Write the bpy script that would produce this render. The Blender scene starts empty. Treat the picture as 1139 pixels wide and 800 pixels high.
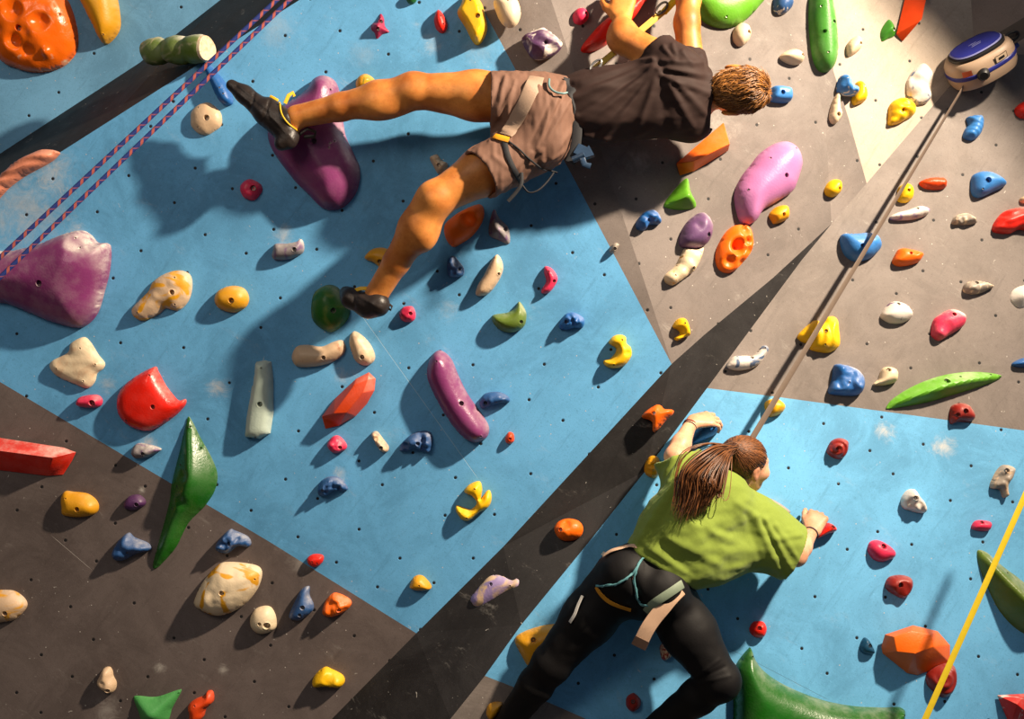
import bpy, bmesh, math, random
import numpy as np
from mathutils import Vector, Matrix, noise
from mathutils.geometry import delaunay_2d_cdt
from mathutils.bvhtree import BVHTree
random.seed(7)
rng = np.random.default_rng(7)
C = bpy.context.scene.collection
SC = bpy.context.scene

# ------------------------------------------------------------------ camera
FPX = 1200.0
U = Vector((0.54, 0.753, -0.375)).normalized()
FW = (Vector((0, 0, -1)) - Vector((0, 0, -1)).dot(U) * U).normalized()
RT = FW.cross(U)
R3 = Matrix((RT, FW, U))
CAMLOC = Vector((0, 0, 1.6))
M4 = Matrix.Translation(CAMLOC) @ R3.to_4x4()
R3n = np.array(R3)
def W(v): return M4 @ Vector(v)
def Wn(a): return np.asarray(a) @ R3n.T + np.array(CAMLOC)
def P(px, py, d): return Vector(((px - 569.5) / FPX * d, -(py - 400) / FPX * d, -d))
def ray(px, py): return Vector(((px - 569.5) / FPX, -(py - 400) / FPX, -1))
cd = bpy.data.cameras.new('camera')
cam = bpy.data.objects.new('camera', cd); C.objects.link(cam)
cam.matrix_world = M4
cd.sensor_width = 36; cd.lens = 36 * FPX / 1139; cd.clip_start = 0.05
SC.camera = cam

# ------------------------------------------------------------------ material helpers
def lin(c):
    return tuple(((x / 255) / 12.92 if x / 255 <= 0.04045 else ((x / 255 + 0.055) / 1.055) ** 2.4) for x in c) + (1,)
class NT:
    def __init__(s, name, rough=0.6, spec=0.4):
        s.m = bpy.data.materials.new(name); s.m.use_nodes = True
        s.t = s.m.node_tree; s.b = s.t.nodes['Principled BSDF']
        s.b.inputs['Roughness'].default_value = rough
        s.b.inputs['Specular IOR Level'].default_value = spec
    def n(s, typ, ins=None, **kw):
        nd = s.t.nodes.new(typ)
        for k, v in kw.items(): setattr(nd, k, v)
        for k, v in (ins or {}).items(): s.put(nd.inputs[k], v)
        return nd
    def put(s, sock, v):
        if isinstance(v, bpy.types.NodeSocket): s.t.links.new(v, sock)
        else: sock.default_value = v
    def math(s, op, a, b=0.0, c=0.0):
        nd = s.t.nodes.new('ShaderNodeMath'); nd.operation = op
        s.put(nd.inputs[0], a); s.put(nd.inputs[1], b); s.put(nd.inputs[2], c)
        return nd.outputs[0]
    def mix(s, f, a, b, blend='MIX'):
        nd = s.t.nodes.new('ShaderNodeMix'); nd.data_type = 'RGBA'; nd.blend_type = blend
        s.put(nd.inputs[0], f); s.put(nd.inputs[6], a); s.put(nd.inputs[7], b)
        return nd.outputs[2]
    def noise(s, scale, detail=4, rough=0.55, vec=None, dist=0.0):
        nd = s.t.nodes.new('ShaderNodeTexNoise')
        nd.inputs['Scale'].default_value = scale; nd.inputs['Detail'].default_value = detail
        nd.inputs['Roughness'].default_value = rough; nd.inputs['Distortion'].default_value = dist
        s.put(nd.inputs['Vector'], vec if vec is not None else s.obj())
        return nd.outputs['Fac']
    def obj(s):
        if not hasattr(s, 'tc'): s.tc = s.t.nodes.new('ShaderNodeTexCoord')
        return s.tc.outputs['Object']
    def step(s, v, lo, hi):
        nd = s.t.nodes.new('ShaderNodeMapRange'); nd.interpolation_type = 'SMOOTHSTEP'
        s.put(nd.inputs[0], v); nd.inputs[1].default_value = lo; nd.inputs[2].default_value = hi
        return nd.outputs[0]
    def bump(s, h, strength=0.3, dist=0.01, normal=None):
        nd = s.t.nodes.new('ShaderNodeBump'); nd.inputs['Strength'].default_value = strength
        nd.inputs['Distance'].default_value = dist; s.put(nd.inputs['Height'], h)
        if normal is not None: s.put(nd.inputs['Normal'], normal)
        s.t.links.new(nd.outputs[0], s.b.inputs['Normal']); return nd.outputs[0]
    def col(s, c): s.put(s.b.inputs['Base Color'], c)

def simple(name, rgb, rough=0.5, spec=0.4, metal=0, var=0.15, scale=30, bump=0.15, sss=0):
    t = NT(name, rough, spec); c = lin(rgb)
    t.b.inputs['Metallic'].default_value = metal
    d = tuple(x * (1 - var) for x in c[:3]) + (1,)
    l = tuple(min(1, x * (1 + var)) for x in c[:3]) + (1,)
    f = t.noise(scale)
    t.col(t.mix(f, d, l))
    if bump: t.bump(t.noise(scale * 4), bump, 0.004)
    if sss:
        t.b.inputs['Subsurface Weight'].default_value = sss
        t.b.inputs['Subsurface Radius'].default_value = (0.02, 0.008, 0.004)
        t.b.inputs['Subsurface Scale'].default_value = 0.5
    return t.m

# ------------------------------------------------------------------ object helpers
def link(name, me, mat=None, parent=None, mw=None):
    o = bpy.data.objects.new(name, me); C.objects.link(o)
    if mat is not None and me is not None: me.materials.append(mat)
    if parent is not None: o.parent = parent
    if mw is not None:
        o.matrix_local = (parent.matrix_local.inverted() @ mw) if parent is not None else mw
    return o
def mesh(name, vs, fs, smooth=True, sharp=None):
    me = bpy.data.meshes.new(name); me.from_pydata([tuple(v) for v in vs], [], [tuple(f) for f in fs]); me.update()
    if smooth:
        me.polygons.foreach_set('use_smooth', [True] * len(me.polygons))
        if sharp: me.set_sharp_from_angle(angle=math.radians(sharp))
    return me
def npmesh(name, vs, quads):
    me = bpy.data.meshes.new(name)
    me.vertices.add(len(vs)); me.vertices.foreach_set('co', np.asarray(vs, np.float32).ravel())
    q = np.asarray(quads, np.int32); k = q.shape[1]
    me.loops.add(q.size); me.polygons.add(len(q))
    me.loops.foreach_set('vertex_index', q.ravel())
    me.polygons.foreach_set('loop_start', np.arange(0, q.size, k, dtype=np.int32))
    me.update(calc_edges=True); me.validate()
    me.polygons.foreach_set('use_smooth', [True] * len(me.polygons))
    return me
def tag(o, label=None, cat=None, group=None, kind=None):
    if label: o['label'] = label
    if cat: o['category'] = cat
    if group: o['group'] = group
    if kind: o['kind'] = kind
    return o
def tubegeo(pts, rad, seg=8, vs=None, fs=None, flat=None, cap=True):
    """append a tube along pts; rad scalar/list; flat=(normal list) gives a ribbon cross section"""
    vs = [] if vs is None else vs; fs = [] if fs is None else fs
    pts = [Vector(p) for p in pts]; n = len(pts); base = len(vs)
    up = None
    for i, p in enumerate(pts):
        t = (pts[min(i + 1, n - 1)] - pts[max(i - 1, 0)]).normalized()
        if up is None:
            up = t.orthogonal().normalized()
        up = (up - up.dot(t) * t).normalized(); sd = t.cross(up)
        r = rad[i] if isinstance(rad, (list, tuple)) else rad
        for k in range(seg):
            a = 2 * math.pi * k / seg
            vs.append(p + (up * math.cos(a) + sd * math.sin(a)) * r)
    for i in range(n - 1):
        for k in range(seg):
            a = base + i * seg + k; b = base + i * seg + (k + 1) % seg
            fs.append((a, b, b + seg, a + seg))
    if cap:
        fs.append(tuple(base + k for k in reversed(range(seg))))
        fs.append(tuple(base + (n - 1) * seg + k for k in range(seg)))
    return vs, fs
def ribbongeo(pts, nrm, w, th, vs=None, fs=None):
    vs = [] if vs is None else vs; fs = [] if fs is None else fs
    pts = [Vector(p) for p in pts]; n = len(pts); base = len(vs)
    for i, p in enumerate(pts):
        t = (pts[min(i + 1, n - 1)] - pts[max(i - 1, 0)]).normalized()
        N = Vector(nrm[i]); N = (N - N.dot(t) * t).normalized(); s = t.cross(N)
        for a, b in ((-1, 0), (-.8, 1), (.8, 1), (1, 0), (.8, -1), (-.8, -1)):
            vs.append(p + s * (a * w / 2) + N * (b * th / 2))
    for i in range(n - 1):
        for k in range(6):
            a = base + i * 6 + k; b = base + i * 6 + (k + 1) % 6
            fs.append((a, b, b + 6, a + 6))
    fs.append(tuple(base + k for k in reversed(range(6)))); fs.append(tuple(base + (n - 1) * 6 + k for k in range(6)))
    return vs, fs
def catmull(pts, n):
    pts = [Vector(p) for p in pts]; out = []
    for i in range(len(pts) - 1):
        p0 = pts[max(i - 1, 0)]; p1 = pts[i]; p2 = pts[i + 1]; p3 = pts[min(i + 2, len(pts) - 1)]
        for k in range(n):
            t = k / n
            out.append(0.5 * ((2 * p1) + (p2 - p0) * t + (2 * p0 - 5 * p1 + 4 * p2 - p3) * t * t + (3 * p1 - p0 - 3 * p2 + p3) * t ** 3))
    out.append(pts[-1]); return out

# ------------------------------------------------------------------ planes of the climbing walls
class Plane:
    """a real plane in the room through three points; frame (origin, ex, ey, n)"""
    def __init__(s, a, b, c, o=None):
        a, b, c = Vector(a), Vector(b), Vector(c)
        n = (b - a).cross(c - a).normalized()
        if n.z < 0: n = -n
        s.n = n; s.o = (a + b + c) / 3 if o is None else o
        ex = (U.cross(n)).normalized()          # horizontal direction along the wall
        s.ex = ex; s.ey = n.cross(ex)
    def hit(s, px, py, h=0.0):
        r = ray(px, py); t = (s.o + s.n * h - Vector((0, 0, 0))).dot(s.n) / r.dot(s.n)
        return r * t
    def d(s, px, py): return -s.hit(px, py).z
    def loc(s, p): q = p - s.o; return (q.dot(s.ex), q.dot(s.ey), q.dot(s.n))
    def mat(s, origin):
        m = Matrix((s.ex, s.ey, s.n)).transposed().to_4x4(); m.translation = origin
        return M4 @ m
PA = Plane(P(0, 400, 4.3), P(500, 0, 4.15), P(745, 405, 4.2))
PC = Plane(P(600, 700, 4.12), P(925, 249, 4.36), P(1139, 480, 4.26))
PB = Plane(PA.hit(613, 0), PA.hit(747, 405), PC.hit(925, 249))
PB2 = Plane(PB.hit(903, 79), PB.hit(925, 249), PC.hit(964, 204))
PD = Plane(PC.hit(964, 204), PC.hit(1087, 60), P(915, -60, 4.45))
PE = Plane(PC.hit(1087, 60), PC.hit(1500, 70), PD.hit(1078, -60) + Vector((0, 0, 0)))
PF = Plane(P(0, 171, 4.62), P(245, 0, 4.52), P(0, 0, 4.5))
PG = Plane(PA.hit(560, 608), PA.hit(747, 405), PC.hit(650, 610))
PH = Plane(PA.hit(118, 137), PA.hit(300, 21), PF.hit(155, 70))
PL = dict(A=PA, B=PB, K=PB2, C=PC, D=PD, E=PE, F=PF, G=PG, H=PH)

def wall_mat(name, rgb, dots=True, lines=(), smears=(), chalk=0.35, dark=0.25, gritty=1.0, pl=None):
    t = NT(name, 0.62, 0.35); c = lin(rgb); o = t.obj()
    lo = tuple(x * (1 - dark) for x in c[:3]) + (1,); hi = tuple(min(1, x * 1.12 + 0.01) for x in c[:3]) + (1,)
    f = t.noise(1.3, 5, 0.6); base = t.mix(t.step(f, 0.3, 0.7), lo, hi)
    f2 = t.noise(9, 6, 0.7); base = t.mix(t.math('MULTIPLY', t.step(f2, 0.5, 0.75), 0.25), base, tuple(x * 0.55 for x in c[:3]) + (1,))
    f6 = t.noise(3.2, 9, 0.78, None, 0.8); base = t.mix(t.math('MULTIPLY', t.step(f6, 0.40, 0.62), 0.42), base, tuple(min(1, x * 1.35 + .02) for x in c[:3]) + (1,))
    mp2 = t.n('ShaderNodeMapping', {'Vector': o, 'Rotation': (0, 0, -0.5), 'Scale': (14, 1.6, 1)})
    f7 = t.noise(2.2, 6, 0.7, mp2.outputs[0]); base = t.mix(t.math('MULTIPLY', t.step(f7, 0.54, 0.74), 0.45), base, tuple(x * 0.6 for x in c[:3]) + (1,))
    f8 = t.noise(60, 4, 0.7); base = t.mix(t.math('MULTIPLY', t.step(f8, 0.56, 0.72), 0.4), base, tuple(x * 0.6 for x in c[:3]) + (1,))
    f9 = t.noise(85, 3, 0.7, None, .5); base = t.mix(t.math('MULTIPLY', t.step(f9, 0.6, 0.74), 0.3), base, tuple(min(1, x * 1.5 + .05) for x in c[:3]) + (1,))
    # fine speckle
    f3 = t.noise(160, 2, 0.5); base = t.mix(t.math('MULTIPLY', t.step(f3, 0.55, 0.75), 0.35 * gritty), base, tuple(x * 0.5 for x in c[:3]) + (1,))
    ck = (0.62, 0.58, 0.52, 1)
    # chalk bloom, patchy
    mp = t.n('ShaderNodeMapping', {'Vector': o, 'Rotation': (0, 0, 0.6), 'Scale': (1.0, 2.6, 1)})
    f4 = t.noise(4.5, 8, 0.75, mp.outputs[0], 0.4)
    base = t.mix(t.math('MULTIPLY', t.step(f4, 0.58, 0.8), chalk), base, ck)
    f5 = t.noise(38, 3, 0.6, None, 1.0)
    base = t.mix(t.math('MULTIPLY', t.step(f5, 0.70, 0.76), chalk * 1.6), base, ck)
    sep = t.n('ShaderNodeSeparateXYZ', {0: o}); X, Y = sep.outputs[0], sep.outputs[1]
    for (sx, sy, sr, amt) in smears:
        dx = t.math('SUBTRACT', X, sx); dy = t.math('SUBTRACT', Y, sy)
        r = t.math('SQRT', t.math('ADD', t.math('MULTIPLY', dx, dx), t.math('MULTIPLY', dy, dy)))
        r = t.math('ADD', r, t.math('MULTIPLY', t.math('SUBTRACT', t.noise(16, 9, 0.8, None, 1.0), 0.5), sr * 3.4))
        base = t.mix(t.math('MULTIPLY', t.step(r, sr * 1.1, -sr * 0.5), amt), base, ck)
    hgt = t.math('MULTIPLY', t.noise(220, 2), 0.25 * gritty)
    if dots:
        v = t.n('ShaderNodeTexVoronoi', {'Vector': t.n('ShaderNodeMapping', {'Vector': o, 'Scale': (1, 1, 0.0)}).outputs[0], 'Scale': 5.1, 'Randomness': 0.42}, feature='F1', voronoi_dimensions='2D')
        dd = v.outputs['Distance']
        base = t.mix(t.step(dd, 0.036, 0.026), base, (0.006, 0.006, 0.007, 1))
        hgt = t.math('SUBTRACT', hgt, t.math('MULTIPLY', t.step(dd, 0.045, 0.03), 1.0))
        v2 = t.n('ShaderNodeTexVoronoi', {'Vector': o, 'Scale': 9.0, 'Randomness': 1.0}, feature='F1', voronoi_dimensions='2D')
        base = t.mix(t.math('MULTIPLY', t.step(v2.outputs['Distance'], 0.022, 0.014), t.step(t.noise(1.7, 2), .5, .56)), base, (0.55, 0.5, 0.45, 1))
    for (nx, ny, cc, w, tone, t0, t1) in lines:
        dl = t.math('ABSOLUTE', t.math('SUBTRACT', t.math('ADD', t.math('MULTIPLY', X, nx), t.math('MULTIPLY', Y, ny)), cc))
        al = t.math('SUBTRACT', t.math('MULTIPLY', Y, nx), t.math('MULTIPLY', X, ny))
        m = t.math('MULTIPLY', t.step(dl, w, w * 0.4), t.math('MULTIPLY', t.step(al, t0 - .02, t0 + .02), t.step(al, t1 + .02, t1 - .02)))
        base = t.mix(t.math('MULTIPLY', m, 0.7), base, tone)
        hgt = t.math('SUBTRACT', hgt, m)
    t.col(base); t.bump(hgt, 0.35, 0.004)
    t.put(t.b.inputs['Roughness'], t.math('ADD', 0.5, t.math('MULTIPLY', t.noise(12, 3), 0.25)))
    return t.m
def pline(pl, a, b, w=0.0025, tone=(0.75, 0.75, 0.75, 1)):
    p = Vector(pl.loc(pl.hit(*a))[:2]); q = Vector(pl.loc(pl.hit(*b))[:2]); t = (q - p).normalized(); n = Vector((-t.y, t.x))
    A_, B_ = n.x * p.y - n.y * p.x, n.x * q.y - n.y * q.x
    return (n.x, n.y, n.dot(p), w, tone, min(A_, B_), max(A_, B_))
def psm(pl, lst):
    out = []
    for (x, y, r, a) in lst:
        l = pl.loc(pl.hit(x, y)); out.append((l[0], l[1], r / FPX * 4.2, a))
    return out
BLUE = (88, 156, 202); GREY = (128, 116, 108); DARK = (25, 21, 21)
LT = (0.45, 0.62, 0.7, 1); DK = (0.02, 0.02, 0.02, 1)
mA_blue = wall_mat('blue_painted_plywood', BLUE, smears=psm(PA, [(242, 432, 15, .6), (316, 262, 16, .5), (378, 528, 12, .6), (165, 492, 12, .6), (118, 428, 12, .5),
      (498, 345, 14, .35), (30, 235, 60, .45), (60, 190, 30, .5), (310, 30, 30, .25), (480, 50, 14, .35), (85, 258, 14, .5), (405, 60, 20, .15), (533, 60, 20, .2), (30, 515, 14, .3), (380,420,14,.3)]),
      lines=[pline(PA, (398, 345), (530, 530), 0.0013, LT)], pl=PA, chalk=0.28)
mA_grey = wall_mat('grey_painted_plywood', (96, 84, 80), chalk=0.3, smears=psm(PA, [(120, 790, 20, .3), (248, 745, 8, .5), (178, 743, 8, .5), (335, 625, 16, .3), (158, 545, 5, .7)]), lines=[pline(PA, (60, 598), (100, 632), 0.0015, (0.4, .36, .33, 1))])
mB = wall_mat('warm_grey_plywood', (110, 100, 95), chalk=0.4, smears=psm(PB, [(710, 180, 18, .35), (800, 140, 24, .35), (690, 60, 14, .3)]))
mG = wall_mat('black_painted_band', DARK, dots=False, chalk=0.4)
mC_grey = wall_mat('grey_painted_panel', (116, 106, 100), chalk=0.35)
mC_blue = wall_mat('light_blue_panel', (96, 166, 210), chalk=0.25, smears=psm(PC, [(985, 480, 12, .8), (1050, 498, 16, .9), (855, 560, 20, .12)]), lines=[pline(PC, (812, 722), (920, 778), 0.001, (0.05, .1, .15, 1))])
mD = wall_mat('cream_plywood', (162, 146, 130), chalk=0.1, dark=0.12)
mE = wall_mat('cream_back_plaster', (150, 130, 116), chalk=0.0, dots=False)
mF = wall_mat('blue_plywood_upper', (100, 155, 192), chalk=0.3)

def wall(name, pl, polys, mats, side):
    """polys: list of (pixel polygon, material index); all on one plane, sharing border vertices"""
    o0 = pl.o; mw = pl.mat(o0); vs = []; fs = []; mi = []; idx = {}
    for poly, m in polys:
        f = []
        for p in poly:
            k = tuple(p)
            if k not in idx:
                q = pl.hit(p[0], p[1]) if len(p) == 2 else PL[p[2]].hit(p[0], p[1])
                idx[k] = len(vs); vs.append(pl.loc(q))
            f.append(idx[k])
        fs.append(f); mi.append(m)
    me = mesh(name, vs, fs, False)
    for m in mats: me.materials.append(m)
    for p, m in zip(me.polygons, mi): p.material_index = m
    bm = bmesh.new(); bm.from_mesh(me); bmesh.ops.triangulate(bm, faces=bm.faces[:])
    for f in bm.faces:
        f.normal_update()
        if f.normal.z < 0: f.normal_flip()
    bm.to_mesh(me); bm.free()
    o = link(name, me); o.matrix_world = mw
    tag(o, kind='structure'); return o

# shared border points (pixels of the seams)
L1 = [(120, 1080), (369, 800), (463, 704.6), (560, 608), (747, 405)]
wall('wall_left', PA, [
    ([(0, 425), (300, 603), (463, 704.6), (560, 608), (747, 405), (639, 200), (532, 0), (440, -70), (333, 0), (118, 137), (0, 212), (-170, 320)], 0),
    ([(0, 425), (300, 603), (463, 704.6), (369, 800), (120, 1080), (-500, 1080), (-500, 530), (-170, 320)], 1),
    ([(532, 0), (639, 200), (747, 405), (613, 0), (590, -70), (440, -70)], 2)],
    [mA_blue, mA_grey, mB], 'left')
wall('wall_center', PB, [([(590, -70, 'A'), (613, 0, 'A'), (747, 405, 'A'), (784, 372), (860, 309), (925, 249), (918, 132), (903, 79), (891, 0), (885, -70)], 0)], [mB], 'c')
wall('wall_corner', PB2, [([(885, -70, 'B'), (891, 0, 'B'), (903, 79, 'B'), (918, 132, 'B'), (925, 249, 'B'), (964, 204), (944, 132), (927, 79), (920, 0), (914, -70)], 0)], [mB], 'k')
wall('trim_1', PG, [([(120, 1080, 'A'), (369, 800, 'A'), (463, 704.6, 'A'), (560, 608, 'A'), (747, 405, 'A'), (784, 372, 'B'), (860, 309, 'B'), (925, 249, 'B'), (891.7, 289.5, 'C'), (839, 360.6, 'C'), (786.5, 431.8, 'C'), (718, 523.8, 'C'), (649.5, 610, 'C'), (580, 695, 'C'), (539.4, 752, 'C'), (501, 800, 'C'), (290, 1080, 'C')], 0)], [mG], 'g')
wall('wall_right', PC, [
    ([(786.5, 431.8), (860, 441), (1139, 479), (1500, 530), (1500, 1080), (1290, 1080), (652, 800), (602, 778), (570, 764), (539.4, 752), (580, 695), (649.5, 610), (718, 523.8)], 1),
    ([(925, 249), (964, 204), (1087, 60), (1139, 60.6), (1500, 66), (1500, 530), (1139, 479), (860, 441), (786.5, 431.8), (839, 360.6), (891.7, 289.5)], 0),
    ([(539.4, 752), (570, 764), (602, 778), (652, 800), (1290, 1080), (290, 1080), (501, 800)], 0)],
    [mC_grey, mC_blue], 'c')
wall('wall_upper', PD, [([(964, 204, 'C'), (1087, 60, 'C'), (1082.6, 39.5), (1080, 0), (1075, -70), (914, -70), (920, 0), (927, 79), (944, 132)], 0)], [mD], 'd')
wall('wall_back', PE, [([(1087, 60, 'C'), (1139, 60.6, 'C'), (1500, 66, 'C'), (1500, -70), (1075, -70, 'D'), (1080, 0, 'D'), (1082.6, 39.5, 'D')], 0)], [mE], 'e')
wall('wall_far', PF, [([(-170, 283), (0, 171), (155, 70), (245, 0), (350, -70), (-170, -300)], 0)], [mF], 'f')
wall('trim_2', PH, [([(-170, 283, 'F'), (0, 171, 'F'), (155, 70, 'F'), (245, 0, 'F'), (350, -70, 'F'), (440, -70, 'A'), (333, 0, 'A'), (118, 137, 'A'), (0, 212, 'A'), (-170, 320, 'A')], 0)], [mG], 'h')
# padded floor far below the frame
fm = mesh('floor', [(-6, -3, 0), (6, -3, 0), (6, 8, 0), (-6, 8, 0)], [(0, 1, 2, 3)], False)
fo = link('floor', fm, simple('dark_crash_mat_vinyl', (52, 52, 56), 0.6, scale=6)); tag(fo, kind='structure')
# ------------------------------------------------------------------ climbing holds
TILE = {'00': (0, 0), '10': (280, 0), '20': (560, 0), '30': (839, 0), '01': (0, 200), '11': (280, 200), '21': (560, 200), '31': (839, 200),
        '02': (0, 400), '12': (280, 400), '22': (560, 400), '32': (839, 400), '03': (0, 590), '13': (280, 590), '23': (560, 590), '33': (839, 590)}
ZS = 1139 / 300
def tp(t, x, y):
    if t == 'P': return (x, y)
    a, b = TILE[t]; return (a + x / ZS, b + y / ZS)
COL = dict(red=(214, 30, 14), dred=(140, 32, 24), orange=(240, 104, 8), dorange=(214, 66, 14), pink=(214, 44, 82), rose=(222, 120, 150), magenta=(150, 28, 66),
           purple=(122, 50, 100), violet=(104, 72, 112), dviolet=(78, 42, 84), mauve=(176, 110, 160), yellow=(234, 182, 10), ochre=(214, 150, 20), blue=(28, 92, 160), sky=(52, 120, 190), navy=(36, 78, 130),
           slate=(86, 104, 134), green=(58, 128, 34), lime=(94, 158, 34), dgreen=(26, 92, 18), olive=(88, 110, 30), cream=(222, 200, 166), beige=(206, 174, 140), white=(216, 206, 196),
           stone=(150, 138, 126), grey=(128, 120, 122), mint=(156, 186, 168), pale=(176, 190, 176), salmon=(208, 128, 98), brown=(150, 84, 40), lilac=(150, 130, 176), teal=(20, 70, 100), grn2=(74, 150, 78))
mcache = {}
def hold_mat(c, chalk=0.3, c2=None, sc=14.0, amt=(0.45, 0.6), rough=0.42, wave=None):
    key = (c, chalk, c2, sc, amt, rough, wave)
    if key in mcache: return mcache[key]
    t = NT('polyurethane_' + c, rough + .06, 0.35); b = lin(COL[c])
    base = t.mix(t.noise(11, 4), tuple(x * 0.8 for x in b[:3]) + (1,), tuple(min(1, x * 1.15) for x in b[:3]) + (1,))
    if c2:
        f = t.noise(sc, 3, 0.5, None, 1.2); base = t.mix(t.step(f, *amt), base, lin(COL[c2]))
    g = t.n('ShaderNodeNewGeometry'); sp = t.n('ShaderNodeSeparateXYZ', {0: g.outputs['Normal']})
    up = t.step(sp.outputs[2], -0.15, 0.85)
    n1 = t.step(t.noise(9, 8, 0.7), 0.38, 0.68)
    f = t.math('MULTIPLY', t.math('ADD', t.math('MULTIPLY', n1, 0.12), t.math('MULTIPLY', up, t.math('ADD', n1, 0.15))), chalk)
    base = t.mix(f, base, (0.72, 0.66, 0.58, 1))
    t.col(base)
    t.put(t.b.inputs['Roughness'], t.math('ADD', rough, t.math('MULTIPLY', f, 0.5)))
    t.bump(t.noise(130, 3), 0.22, 0.004)
    mcache[key] = t.m; return t.m
m_metal = simple('zinc_bolt', (120, 112, 104), 0.35, metal=0.9, bump=0)
m_hole = simple('dark_bolt_recess', (14, 12, 12), 0.8, bump=0)
# bolt: washer ring with a hexagonal socket, unit radius
def bolt_mesh():
    vs = []; fs = []; n = 24
    rad = [(1.0, 0.0), (0.95, 0.22), (0.52, 0.22), (0.50, -0.5)]
    for (r, z) in rad:
        for k in range(n): vs.append((r * math.cos(2 * math.pi * k / n), r * math.sin(2 * math.pi * k / n), z))
    for j in range(3):
        for k in range(n):
            a = j * n + k; b = j * n + (k + 1) % n; fs.append((a, b, b + n, a + n))
    fs.append(tuple(3 * n + k for k in range(n)))
    me = mesh('bolt', vs, fs, False); me.materials.append(m_metal); me.materials.append(m_hole)
    for p in me.polygons:
        if p.index >= 2 * n: p.material_index = 1
    return me
BOLT = bolt_mesh()
def fbm(x, y, sc, seed):
    return noise.fractal(Vector((x * sc + seed, y * sc - seed, seed * 1.7)), 0.9, 2.0, 3)
def smooth_poly(pts, n=5):
    m = len(pts); out = []
    for i in range(m):
        p0, p1, p2, p3 = pts[i - 1], pts[i], pts[(i + 1) % m], pts[(i + 2) % m]
        for k in range(n):
            t = k / n
            out.append(tuple(0.5 * ((2 * p1[j]) + (p2[j] - p0[j]) * t + (2 * p0[j] - 5 * p1[j] + 4 * p2[j] - p3[j]) * t * t + (3 * p1[j] - p0[j] - 3 * p2[j] + p3[j]) * t ** 3) for j in (0, 1)))
    return out
def segdist(Pt, poly):
    a = np.array(poly); b = np.roll(a, -1, 0); ab = b - a
    pa = Pt[:, None, :] - a[None]
    t = np.clip((pa * ab).sum(2) / np.maximum((ab * ab).sum(1), 1e-12), 0, 1)
    d = np.sqrt(((pa - t[..., None] * ab) ** 2).sum(2)); return d.min(1)
def inside(Pt, poly):
    a = np.array(poly); b = np.roll(a, -1, 0); x = Pt[:, 0:1]; y = Pt[:, 1:2]
    c = ((a[:, 1] > y) != (b[:, 1] > y)) & (x < (b[:, 0] - a[:, 0]) * (y - a[:, 1]) / (b[:, 1] - a[:, 1] + 1e-12) + a[:, 0])
    return c.sum(1) % 2 == 1
holdcount = [0]
GRP = dict(A='climbing holds on the big overhanging blue and grey wall', B='climbing holds on the upper grey wall', K='climbing holds on the upper grey wall', C='climbing holds on the lower right wall',
           D='climbing holds on the cream wall', F='climbing holds on the far upper left wall', G='climbing holds on the black band', H='climbing holds on the upper black band')
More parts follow.
